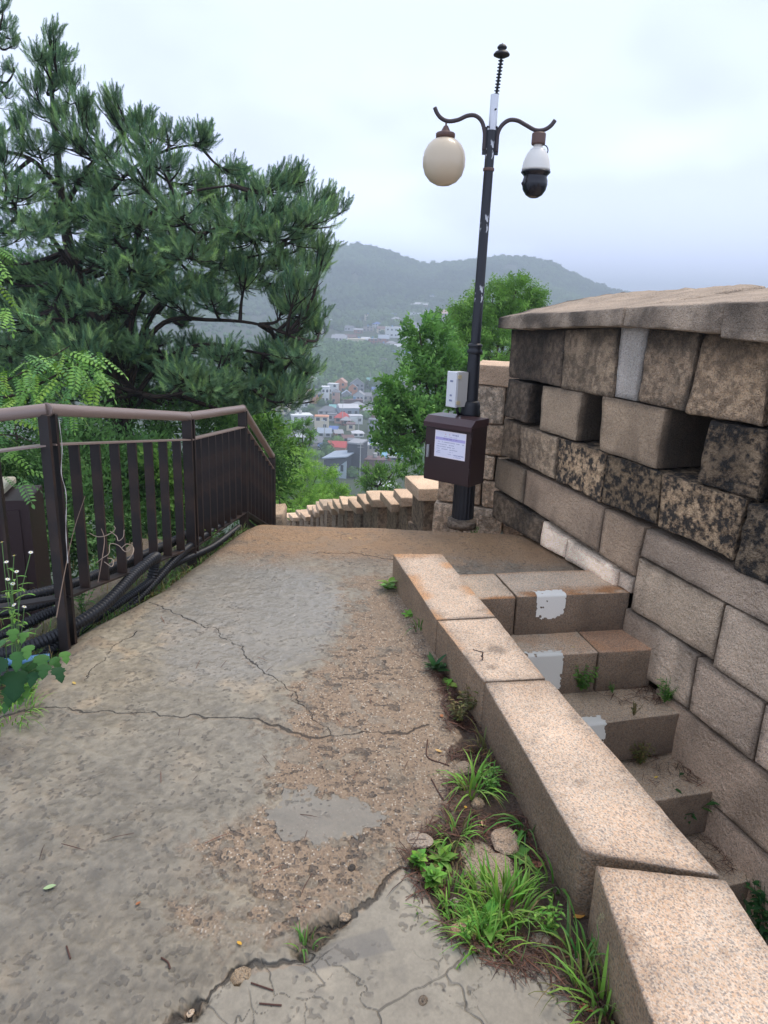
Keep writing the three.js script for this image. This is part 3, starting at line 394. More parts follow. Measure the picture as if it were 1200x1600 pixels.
// ---------------------------------------------------------------- steps down along the wall
{
  const st = thing('stone_steps', 'flight of granite steps with white paint patches dropping along the wall foot', 'steps');
  const F = [[0.047, .35, -3.845, 1.54, -4.082, 0.40], [-0.205, .45, -3.59, 1.63, -3.824, 0.40], [-0.46, .55, -3.22, 1.73, -3.56, 0.42], [-0.745, .75, -2.97, 1.815, -3.26, 0.42], [-1.035, .85, -2.65, 1.92, -2.955, 0.42], [-1.3, .95, -2.36, 2.02, -2.66, 0.42], [-1.57, 1.0, -2.05, 2.12, -2.36, 0.42]];
  const splits = [[0.0, 0.385, 1], [0, 0.70, 1], [0, 1], [0, 1], [0, 1], [0, 1], [0, 1]];
  F.forEach(([h, x0, z0, x1, z1, dp], i) => {
    const dx = x1 - x0, dz = z1 - z0, L = Math.hypot(dx, dz), nx = dz / L, nz = -dx / L;            // towards the back
    const sp = splits[i];
    for (let k = 0; k < sp.length - 1; k++) {
      const a = sp[k] + (k ? 0.005 : 0), b = sp[k + 1] - 0.003, f = [[x0 + dx * a, z0 + dz * a], [x0 + dx * b, z0 + dz * b]], bk = f.map(([x, z]) => [x + nx * dp, z + nz * dp]);
      const hh = h - (i === 0 && k === 0 ? 0.006 : 0), wet = i === 1 && k === 1 ? [.92, .72, .58] : i < 1 ? [1.16, 1.15, 1.08] : i === 1 ? [1.04, 1.04, .98] : [.86, .84, .76];
      const g = blockGeo(box8(f, bk, h - 0.262, hh), { bevel: 0.009, rough: 0.005, wob: 0.007, seed: 61 + i * 3 + k, cell: 0.025, max: 60, color: (u, v, w, p) => {
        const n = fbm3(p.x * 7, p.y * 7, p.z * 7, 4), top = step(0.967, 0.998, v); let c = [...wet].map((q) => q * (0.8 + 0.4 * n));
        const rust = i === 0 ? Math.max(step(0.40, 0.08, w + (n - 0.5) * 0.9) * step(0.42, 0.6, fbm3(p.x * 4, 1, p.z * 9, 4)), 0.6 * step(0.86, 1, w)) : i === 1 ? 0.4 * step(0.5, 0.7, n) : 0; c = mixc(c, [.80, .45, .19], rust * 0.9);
        return mixc([.50, .46, .40].map((q) => q * (0.5 + 0.9 * n) * (0.6 + 0.4 * v) * (i > 1 ? 0.8 : 1)), c, top); } });  // step fronts painted darker than tops, more so downwards: shade in the colour
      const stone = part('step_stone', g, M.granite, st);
      // painted patches: a thin skin of white paint wrapped over the edge, worn at its rim
      const pt = { 0: [1, 0.49, 0.645, 0.07, 0.155], 1: [0, 0.33, 0.52, 0.05, 0.24], 2: [0, 0.40, 0.60, 0.07, 0.2] }[i];
      if (pt && pt[0] === k) {
        const [, p0, p1, back, down] = pt, NU = 36, NV = 40, pos = [], idx = [], ok = [];
        for (let j = 0; j <= NV; j++) for (let q = 0; q <= NU; q++) {
          const t = lerp(p0, p1, q / NU), s = lerp(-back, down, j / NV), r = 0.009, x = x0 + dx * t, z = z0 + dz * t; let ox, oy;
          if (s < -r * 0.8) { ox = -s; oy = 0; } else if (s > r * 0.8) { ox = 0; oy = -s; } else { const th = (s / (r * 0.8) + 1) * Math.PI / 4; ox = r - r * Math.sin(th); oy = -r + r * Math.cos(th); }
          const nn = (fbm3(x * 20, s * 20, z * 20 + i, 3) - 0.5), lift = 0.004 + 0.002 * nn, l2 = s < 0 ? [0, lift] : [lift, 0];
          pos.push(x + nx * (ox - l2[0]), hh + oy + l2[1], z + nz * (ox - l2[0]));
          const e = Math.min(q / NU, 1 - q / NU) * (p1 - p0) * L, e2 = Math.min(s + back, down - s); ok.push(Math.min(e * 2, e2) + nn * 0.05 + (fbm3(x * 60, s * 60, z * 60, 2) - 0.5) * (0.02 + (i ? 0.05 : 0.03)) > 0.004 && fbm3(x * 38 + i * 9, s * 38, z * 38, 4) < (i ? 0.74 : 0.80));
        }
        for (let j = 0; j < NV; j++) for (let q = 0; q < NU; q++) { const a = j * (NU + 1) + q, b = a + NU + 1; if (ok[a] && ok[a + 1] && ok[b + 1]) idx.push(a, b + 1, a + 1); if (ok[a] && ok[b] && ok[b + 1]) idx.push(a, b, b + 1); }
        const pg = new THREE.BufferGeometry(); pg.setAttribute('position', new THREE.Float32BufferAttribute(pos, 3)); pg.setIndex(idx); pg.computeVertexNormals();
        const m = part('paint_patch', pg, std({ color: i ? rgb(.72, .69, .60) : rgb(.88, .84, .74), roughness: 0.8, side: THREE.DoubleSide, bumpMap: B_PICK, bumpScale: 0.004 }), stone);
      }
    }
  });
}

// ---------------------------------------------------------------- lower parapet beyond the crest, stepping down the hill
{
  const low = thing('stepped_wall', 'granite wall descending the hill beyond the crest with stepped coping stones', 'stone wall', [0.6, -1, -7]);
  const off = (g) => { g.translate(-0.6, 1, 7); return g; };
  const gr = (m, sd) => tone(m, sd, 0.25, 0.4), cols = [[1.9, 1.9, 1.86], [1.5, 1.4, 1.28], [1.75, 1.7, 1.62], [1.25, 1.1, .95]];
  let sd = 300;
  const slab = (fl, fr, bl, br, top, th, k = [1.7, 1.5, 1.3]) => part('coping_stone', off(blockGeo(box8([fl, fr], [bl, br], top - th, top), { bevel: 0.012, rough: 0.014, wob: 0.012, seed: ++sd, cell: 0.06, max: 24, color: (u, v, w, p) => { const n = fbm3(p.x * 5, p.y * 5, p.z * 5, 3), up = step(0.85, 1, v); const m = lerp(0.5 + 0.5 * n, 0.8 + 0.4 * n, up); return k.map((q) => q * m); } })), M.fine, low);
  const stone = (fl, fr, bl, br, lo, hi, c) => part('stone', off(blockGeo(box8([fl, fr], [bl, br], lo, hi), { bevel: 0.02, rough: 0.01, wob: 0.01, seed: ++sd, cell: 0.06, max: 20, color: gr(c, sd) })), M.wall, low);
  // the block behind the lamp: courses of pale stone under its own coping
  const bx = (x) => [x, -6.42 - (x - 0.75) * -0.35], bz = (x) => [x + 0.15, -7.1];
  slab(bx(.755), bx(1.5), bz(.75), bz(1.5), 1.225, 0.18);
  const rows = [[.70, 1.04, [.78, 1.04, 1.5]], [.42, .695, [.72, .86, 1.2, 1.5]], [.18, .415, [.50, .74, 1.0, 1.5]], [-.08, .175, [.49, .66, .9, 1.5]], [-.4, -.085, [.47, .75, 1.1, 1.5]]];
  rows.forEach(([lo, hi, xs], r) => { for (let i = 0; i < xs.length - 1; i++) { const a = xs[i] + 0.004, b = xs[i + 1] - 0.004, o = 0.02 + (hash(r, i, 8)) * 0.03; const f = (x) => [bx(x)[0], bx(x)[1] - o]; stone(f(a), f(b), bz(a), bz(b), lo + 0.004, hi - 0.004, cols[(r + i * 2) % 4 === 3 ? 1 : (r * 2 + i) % 3]); } });
  // stepped coping stones, near to far: near-left corner, far-left corner in sight lines, depth
  const C = [[654, 764, 632, 743, 7.6, .95], [627, 778, 617, 766, 9.4, .7], [611, 788, 594, 768, 10.2, .7], [581, 781, 573, 769, 11.5, .7], [571, 788, 558, 772, 12.3, .7], [556, 793, 544, 779, 13.3, .7], [535, 788, 530, 775, 15, .8], [529, 795, 520, 780, 15.8, .8], [518, 795, 511, 784, 17, .8], [505, 790, 500, 782, 19, .9], [498, 797, 493, 783, 20, .9], [491, 801, 488, 790, 21, .9], [483, 797, 480, 791, 23, 1], [477, 808, 471, 802, 24, 1], [468, 804, 464, 799, 26, 1], [458, 809, 454, 805, 28, 1], [450, 809, 446, 806, 30, 1]];
  C.forEach(([nx, ny, fx, fy, z0, w], i) => {
    const z = 7.6 + (z0 - 7.6) * 0.62, n = at(nx, ny, z), f = onY(fx, fy, n.y), d = f.clone().sub(n); d.setLength(clamp(d.length(), 0.5, 1.6)); const s = V3(-d.z, 0, d.x).normalize();
    const q = (p, a, b = 0) => [p.x + s.x * a + d.x * b, p.z + s.z * a + d.z * b], th = i ? 0.115 : 0.14;
    slab(q(n, 0), q(n, w), q(n, 0, 1), q(n, w, 1), n.y, th, i % 3 ? [1.9, 1.68, 1.45] : [2.1, 1.9, 1.65]);
    stone(q(n, 0.10, 0.12), q(n, w - 0.08, 0.12), q(n, 0.10, 0.98), q(n, w - 0.08, 0.98), n.y - th - 0.42, n.y - th - 0.004, [.95, .84, .72]);
    stone(q(n, 0.08, 0.05), q(n, w - 0.06, 0.05), q(n, 0.08, 1.1), q(n, w - 0.06, 1.1), n.y - th - 2.2, n.y - th - 0.425, [.85, .76, .66]);
  });
  const bp = at(433, 805, 9.2);
  single('stone_block', blockGeo(box8([[bp.x - .13, bp.z + .2], [bp.x + .10, bp.z + .1]], [[bp.x - .13, bp.z - .35], [bp.x + .06, bp.z - .4]], bp.y - 0.8, bp.y + 0.06), { bevel: 0.05, rough: 0.02, wob: 0.03, seed: 401, color: (u, v) => v > 0.9 ? [1.6, 1.45, 1.25] : [.8, .75, .65] }), M.fine, 'pale rounded stone block just past the fence end below the crest', 'stone');
}
// ---------------------------------------------------------------- tubes and bars
function sweep(pts, rad, radial = 10, segs = 0, closed = false) {                     // rad: number or function of (t, metres along)
  const c = new THREE.CatmullRomCurve3(pts.map((p) => p.isVector3 ? p : V3(...p))), L = c.getLength(), n = segs || Math.max(8, Math.round(L / 0.03));
  const P = c.getSpacedPoints(n), T = P.map((_, i) => P[Math.min(n, i + 1)].clone().sub(P[Math.max(0, i - 1)]).normalize());
  let N = V3(0, 1, 0); if (Math.abs(T[0].y) > 0.9) N.set(1, 0, 0); const pos = [], uv = [], idx = [];
  for (let i = 0; i <= n; i++) {
    N.addScaledVector(T[i], -N.dot(T[i])).normalize(); const Bn = T[i].clone().cross(N), r = typeof rad === 'number' ? rad : rad(i / n, L * i / n);
    for (let k = 0; k <= radial; k++) { const a = k / radial * Math.PI * 2, q = P[i].clone().addScaledVector(N, Math.cos(a) * r).addScaledVector(Bn, Math.sin(a) * r); pos.push(q.x, q.y, q.z); uv.push(k / radial * 0.6, L * i / n); }
  }
  for (let i = 0; i < n; i++) for (let k = 0; k < radial; k++) { const a = i * (radial + 1) + k, b = a + radial + 1; idx.push(a, a + 1, b + 1, a, b + 1, b); }
  for (const e of [0, n]) { const o = pos.length / 3; pos.push(P[e].x, P[e].y, P[e].z); uv.push(0, 0); for (let k = 0; k < radial; k++) { const a = e * (radial + 1) + k; e ? idx.push(o, a, a + 1) : idx.push(o, a + 1, a); } }
  const g = new THREE.BufferGeometry(); g.setAttribute('position', new THREE.Float32BufferAttribute(pos, 3)); g.setAttribute('uv', new THREE.Float32BufferAttribute(uv, 2)); g.setIndex(idx); g.computeVertexNormals(); return g;
}
function rbox(w, h, d, r = 0.002) {                                                    // small chamfered box
  const s = new THREE.Shape(); const a = w / 2 - r, b = h / 2 - r; s.moveTo(-a, -b - r); s.lineTo(a, -b - r); s.lineTo(a + r, -b); s.lineTo(a + r, b); s.lineTo(a, b + r); s.lineTo(-a, b + r); s.lineTo(-a - r, b); s.lineTo(-a - r, -b);
  const g = new THREE.ExtrudeGeometry(s, { depth: Math.max(d - 2 * r, 0.0005), bevelEnabled: true, bevelThickness: r, bevelSize: 0, bevelSegments: 1 }); g.translate(0, 0, -d / 2 + r); return g;
}
const lathe = (pts, n = 28) => new THREE.LatheGeometry(pts.map(([r, y]) => new THREE.Vector2(r, y)), n);

// ---------------------------------------------------------------- fence
{
  const B = [[-3.1, -0.02, -2.83], [-1.55, 0.06, -3.22], [-1.29, -0.03, -4.575], [-1.156, -0.09, -5.645], [-1.127, -0.60, -6.88]].map((p) => V3(...p));
  const H = [0.955, 1.16, 0.945, 0.86, 0.235];                                        // handrail height
  const BR = [0.05, 0.245, 0.06, 0.01, -0.52], MR = [0.79, 1.0, 0.795, 0.715, 0.095];
  const f = thing('metal_fence', 'brown metal fence of flat upright bars with a round handrail along the path edge', 'fence', [-1.3, 0, -4.5]);
  const off = (g) => { g.translate(1.3, 0, 4.5); return g; };
  const bar = (x, y0, y1, z, ang, w, t) => { const g = rbox(w, y1 - y0, t, 0.0015); g.rotateY(ang); g.translate(x, (y0 + y1) / 2, z); return off(g); };
  const dir = (i) => { const d = B[i + 1].clone().sub(B[i]).setY(0).normalize(); return d; };
  const flat = (a, b, y0, y1, w, t) => {                                               // flat strip on edge or lying, between two posts
    const d = b.clone().sub(a).setY(0).normalize(), s = V3(-d.z, 0, d.x), c = []; 
    for (const [p, y] of [[a, y0], [b, y1]]) for (const [u, v] of [[-1, -1], [1, -1], [1, 1], [-1, 1]]) c.push(p.clone().setY(y).addScaledVector(s, u * w / 2).add(V3(0, v * t / 2, 0)));
    const q = [0, 3, 2, 0, 2, 1, 4, 5, 6, 4, 6, 7, 0, 1, 5, 0, 5, 4, 1, 2, 6, 1, 6, 5, 2, 3, 7, 2, 7, 6, 3, 0, 4, 3, 4, 7], pos = [], uv = []; for (const i of q) { pos.push(c[i].x, c[i].y, c[i].z); uv.push(c[i].x + c[i].z, c[i].y); }
    const g = new THREE.BufferGeometry(); g.setAttribute('position', new THREE.Float32BufferAttribute(pos, 3)); g.setAttribute('uv', new THREE.Float32BufferAttribute(uv, 2)); g.computeVertexNormals(); return off(g);
  };
  const n = [7, 8, 8, 8];
  for (let i = 0; i < 4; i++) {
    const a = B[i], b = B[i + 1], d = dir(i), ang = Math.atan2(d.x, d.z);
    part('handrail', off(sweep([V3(a.x, H[i], a.z), V3(b.x, H[i + 1], b.z)], 0.029, 20, 6)), M.rail, f);
    part('mid_rail', flat(a, b, MR[i], MR[i + 1], 0.06, 0.008), M.rail, f);
    part('bottom_rail', flat(a, b, BR[i], BR[i + 1], 0.06, 0.01), M.fence, f);
    const k0 = i === 0 ? 0 : 0;
    for (let k = 1; k < n[i]; k++) { const t = k / n[i], p = a.clone().lerp(b, t); part('baluster', bar(p.x, lerp(BR[i], BR[i + 1], t) + 0.004, lerp(MR[i], MR[i + 1], t) - 0.004, p.z, ang + (hash(i, k, 3) - 0.5) * 0.06, 0.054, 0.012), M.fence, f); }
  }
  for (let i = 1; i < 5; i++) {
    const d = i < 4 ? dir(i) : dir(3), ang = Math.atan2(d.x, d.z) - (i === 1 ? 0.25 : 0), lo = [0, -0.1, -0.2, -0.25, -0.9][i];
    for (const s of [-1, 1]) part('post_plate', bar(B[i].x + d.x * 0.024 * s + (i === 1 ? 0.002 * s : 0), lo, H[i] - 0.02, B[i].z + d.z * 0.024 * s, ang, 0.064, 0.014), M.fence, f);
    part('rail_joint', off(sweep([V3(B[i].x - d.x * 0.006, H[i] + 0.0006, B[i].z - d.z * 0.006), V3(B[i].x + d.x * 0.006, H[i] + 0.0006, B[i].z + d.z * 0.006)], 0.0306, 20, 2)), M.rail, f);
  }
}
// ---------------------------------------------------------------- cable conduits along the fence foot
{
  const cor = (r, p) => (t, s) => r * (1 + 0.11 * Math.cos(s / p * 2 * Math.PI));
  const mk = (pts, r, p, label, group) => { const c = new THREE.CatmullRomCurve3(pts.map((q) => V3(...q))), L = c.getLength(); return single('corrugated_conduit', sweep(pts, cor(r, p), 12, Math.min(900, Math.round(L / p * 5))), M.conduit, label, 'cable conduit', group); };
  const yb = 0;
  mk([[-2.6, 0.16, -3.1], [-1.75, 0.20, -3.35], [-1.52, 0.17, -3.9], [-1.37, 0.12, -4.6], [-1.25, 0.05, -5.6], [-1.24, -0.45, -6.8]], 0.024, 0.016, 'black corrugated conduit running highest behind the fence bars', 'black cable conduits along the fence');
  mk([[-2.7, 0.03, -3.15], [-1.8, 0.1, -3.42], [-1.58, 0.10, -3.95], [-1.42, 0.08, -4.6], [-1.3, -0.0, -5.6], [-1.28, -0.5, -6.8]], 0.024, 0.016, 'black corrugated conduit just below the highest one behind the fence', 'black cable conduits along the fence');
  mk([[-2.4, -0.06, -2.98], [-1.75, 0.0, -3.12], [-1.5, 0.07, -3.42], [-1.40, 0.16, -3.82], [-1.36, 0.18, -4.0], [-1.39, 0.13, -4.10], [-1.41, 0.02, -4.08], [-1.43, -0.10, -3.98]], 0.030, 0.019, 'fat black corrugated conduit bowing out below the bottom rail and bending down', 'black cable conduits along the fence');
  mk([[-2.3, -0.08, -2.95], [-1.72, -0.08, -3.15], [-1.56, -0.04, -3.6], [-1.43, 0.0, -3.98], [-1.35, 0.02, -4.3], [-1.22, -0.02, -4.8], [-1.17, -0.08, -5.5]], 0.022, 0.016, 'black corrugated conduit lying lowest beside the path edge', 'black cable conduits along the fence');
  mk([[-1.52, -0.12, -3.72], [-1.42, -0.04, -3.98], [-1.33, 0.06, -4.3], [-1.28, 0.07, -4.7], [-1.2, 0.0, -5.5]], 0.024, 0.017, 'black corrugated conduit in the bundle rising from the ground at mid fence', 'black cable conduits along the fence');
  mk([[-2.2, -0.02, -3.2], [-1.9, 0.02, -3.22], [-1.7, 0.06, -3.45], [-1.62, 0.0, -3.3], [-1.68, -0.1, -3.1]], 0.028, 0.017, 'short looping black conduit behind the near fence post', 'black cable conduits along the fence');
  single('blue_pipe', sweep([[-2.4, -0.065, -2.9], [-1.95, -0.045, -3.02], [-1.6, -0.035, -3.12]], 0.02, 12), M.blue, 'smooth pale blue plastic pipe on the ground before the near fence post', 'pipe');
  single('black_hose', sweep([[-2.4, -0.11, -2.85], [-1.95, -0.085, -2.96], [-1.62, -0.075, -3.06], [-1.5, -0.16, -3.2]], 0.024, 12), M.conduit, 'smooth dark hose lying next to the pale blue pipe', 'hose');
}
// ---------------------------------------------------------------- brown utility box and pale slab seen through the fence at the left
{
  const p = at(30, 850, 4.6), t = thing('utility_box', 'dark brown metal box half hidden behind the left fence bars', 'utility box', [p.x - 0.2, p.y - 0.5, p.z]);
  const body = rbox(0.62, 0.86, 0.4, 0.006); body.rotateY(0.25); body.translate(0, 0.4, 0); part('box_body', body, M.cabinet, t);
  const door = rbox(0.26, 0.74, 0.012, 0.004); door.rotateY(0.25); door.translate(0.17, 0.4, 0.165); part('door', door, M.cabinet, t);
  const lid = rbox(0.5, 0.05, 0.44, 0.01); lid.rotateY(0.25); lid.translate(-0.1, 0.86, 0.02); part('lid', lid, std({ color: rgb(.56, .5, .38), roughness: 0.7 }), t, 'pale cream lid');
}
// ---------------------------------------------------------------- lamp post
{
  const X = 0.653, Z = -5.69, lamp = thing('lamp_post', 'tall dark lamp post with curved arms, fluted base and a lightning rod on top', 'lamp post', [X, 0, Z]);
  const lx = (y) => 0.0052 * y;                                                        // it leans a little
  const put = (g, y, x = 0, z = 0) => { g.translate(x + lx(y), y, z); return g; };
  { const g = new THREE.CylinderGeometry(0.078, 0.092, 0.86, 96, 6), p = g.attributes.position; for (let i = 0; i < p.count; i++) { const x = p.getX(i), z = p.getZ(i), r = Math.hypot(x, z), a = Math.atan2(z, x); if (r > 0.01) { const k = 1 - 0.07 * Math.pow(Math.abs(Math.sin(a * 9)), 0.6); p.setX(i, x * k); p.setZ(i, z * k); } } g.computeVertexNormals(); part('fluted_base', put(g, 0.45), M.black, lamp); }
  { const g = lathe([[0, -0.06], [0.125, -0.06], [0.12, 0.005], [0.10, 0.015], [0.098, 0.02], [0, 0.02]]); part('base_plate', put(g, 0.0), M.wall, lamp); }
  part('collar', put(lathe([[0, 0], [0.078, 0], [0.082, 0.03], [0.075, 0.06], [0.078, 0.09], [0.068, 0.12], [0.056, 0.13], [0, 0.13]]), 0.86), M.black, lamp);
  part('lower_shaft', put(lathe([[0.054, 0], [0.048, 0.38], [0.048, 0.40]]), 0.98), M.black, lamp);
  part('ring_collar', put(lathe([[0.048, 0], [0.060, 0.008], [0.060, 0.03], [0.050, 0.036], [0.050, 0.055], [0.056, 0.06], [0.056, 0.075], [0.036, 0.085]]), 1.35), M.black, lamp);
  const chipped = std({ roughness: 0.5, map: tex(512, (u, v) => { const n = pfbm(u, v, 12, 401, 5), k = step(0.62, 0.65, n) * step(0.46, 0.56, pfbm(u, v, 3, 431, 3)); return mixc([.014, .015, .021], [.55, .57, .60], k); }) });
  { const g = lathe([[0.038, 0], [0.0335, 1.5]], 24); g.attributes.uv.array.forEach((_, i, a) => { if (i % 2) a[i] *= 3; }); const m = part('upper_shaft', g, chipped, lamp); m.position.set(lx(1.43), 1.43, 0); m.rotation.z = -0.0052; }
  part('bracket_band', put(lathe([[0.036, 0], [0.041, 0.003], [0.041, 0.02], [0.036, 0.023]]), 2.66), M.brownpaint, lamp);
  for (const s of [-1, 1]) { const g = rbox(0.03, 0.18, 0.02, 0.003); g.translate(lx(2.85) + s * 0.043, 2.86, 0.0); part('arm_bracket', g, M.black, lamp); }
  const arm = (pts) => sweep(pts.map(([x, y]) => [x - X, y, 0.0]), 0.0145, 12, 60);
  const bronze = std({ color: rgb(.045, .03, .032), roughness: 0.5 });
  part('curved_arm', arm([[.622, 2.80], [.618, 2.92], [.59, 2.99], [.545, 3.022], [.49, 3.02], [.42, 2.99], [.35, 2.98], [.30, 2.998], [.268, 3.03], [.250, 3.065]]), bronze, lamp);
  part('curved_arm', arm([[.712, 2.79], [.712, 2.90], [.735, 2.96], [.785, 3.0], [.845, 3.002], [.91, 2.975], [.985, 2.944], [1.045, 2.948], [1.09, 2.975], [1.118, 3.012]]), bronze, lamp);
  part('silver_sleeve', put(lathe([[0.0, 0], [0.029, 0], [0.029, 0.235], [0, 0.235]], 20), 2.925, 0.005), std({ color: rgb(.62, .63, .65), roughness: 0.4, metalness: 0.6 }), lamp);
  for (const [a, y] of [[0.5, 2.95], [2.6, 2.95], [1.2, 3.06]]) { const g = new THREE.CylinderGeometry(0.006, 0.006, 0.02, 6); g.rotateZ(Math.PI / 2); g.rotateY(-a); g.translate(lx(y) + 0.034 * Math.cos(a), y, 0.034 * Math.sin(a)); part('bolt', g, M.black, lamp); }
  { const gs = [sweep([[0.03, 3.14, 0], [0.048, 3.40, 0]], 0.009, 8, 4)]; const tilt = (y) => 0.03 + (y - 3.14) * 0.069; for (let i = 0; i < 11; i++) { const y = 3.165 + i * 0.021; const q = new THREE.TorusGeometry(0.0155, 0.0045, 6, 14); q.rotateX(Math.PI / 2 + 0.15); q.translate(tilt(y), y, 0); gs.push(q); } part('coiled_rod', mergeGeometries(gs), M.black, lamp); }
  part('finial', put(lathe([[0, 0], [0.03, 0], [0.056, 0.012], [0.057, 0.02], [0.045, 0.034], [0.026, 0.042], [0.024, 0.05], [0.033, 0.056], [0.034, 0.064], [0.022, 0.078], [0.006, 0.083], [0.004, 0.088], [0, 0.088]]), 3.395, 0.03), M.black, lamp);
  // left globe
  const gx = 0.338 - X;
  { const g = lathe([[0, -0.168], [0.05, -0.160], [0.098, -0.136], [0.136, -0.092], [0.154, -0.035], [0.156, 0.015], [0.146, 0.065], [0.122, 0.108], [0.09, 0.138], [0.062, 0.152], [0, 0.155]], 40); g.translate(gx, 2.715, 0); part('lamp_globe', g, phy({ color: rgb(.60, .49, .34), roughness: 0.35, clearcoat: 0.3 }), lamp, 'cream glass globe'); }
  { const g = lathe([[0, 0], [0.068, 0], [0.07, 0.035], [0.062, 0.042], [0.035, 0.05], [0.016, 0.085], [0.007, 0.09], [0.007, 0.125], [0, 0.125]]); g.translate(gx, 2.862, 0); part('globe_cap', g, M.brownpaint, lamp); }
}
{
  const X = 1.012, t = thing('dome_camera', 'white and black dome security camera hanging from the right lamp arm', 'security camera', [X, 2.93, -5.69]);
  part('hanger', (() => { const g = lathe([[0, -0.002], [0.012, -0.002], [0.012, 0.016], [0, 0.016]], 12); g.translate(0, 0.0, 0); return g; })(), M.steel, t);
  part('cap', lathe([[0, -0.082], [0.047, -0.082], [0.05, -0.07], [0.05, -0.012], [0.046, -0.004], [0, -0.004]]), M.brownpaint, t, 'rusty brown cap');
  part('housing', lathe([[0.03, -0.075], [0.034, -0.098], [0.052, -0.112], [0.076, -0.145], [0.094, -0.19], [0.102, -0.24], [0.103, -0.262], [0, -0.262]], 36), std({ color: rgb(.74, .71, .64), roughness: 0.35 }), t);
  part('seam_ring', lathe([[0.0535, -0.1155], [0.0575, -0.118], [0.057, -0.121]], 36), M.steel, t);
  part('dome', lathe([[0, -0.258], [0.106, -0.258], [0.106, -0.268], [0.088, -0.285], [0.084, -0.298], [0.091, -0.322], [0.092, -0.348], [0.083, -0.385], [0.06, -0.418], [0.03, -0.436], [0, -0.44]], 36), std({ color: rgb(.010, .011, .016), roughness: 0.22 }), t);
  part('lens_knob', (() => { const g = new THREE.SphereGeometry(0.014, 12, 8); g.translate(-0.088, -0.345, 0.02); return g; })(), M.black, t);
  part('cable', sweep([[0.034, -0.08, 0.01], [0.058, -0.09, 0.012], [0.072, -0.115, 0.014], [0.07, -0.135, 0.014]], 0.004, 6), M.black, t);
}
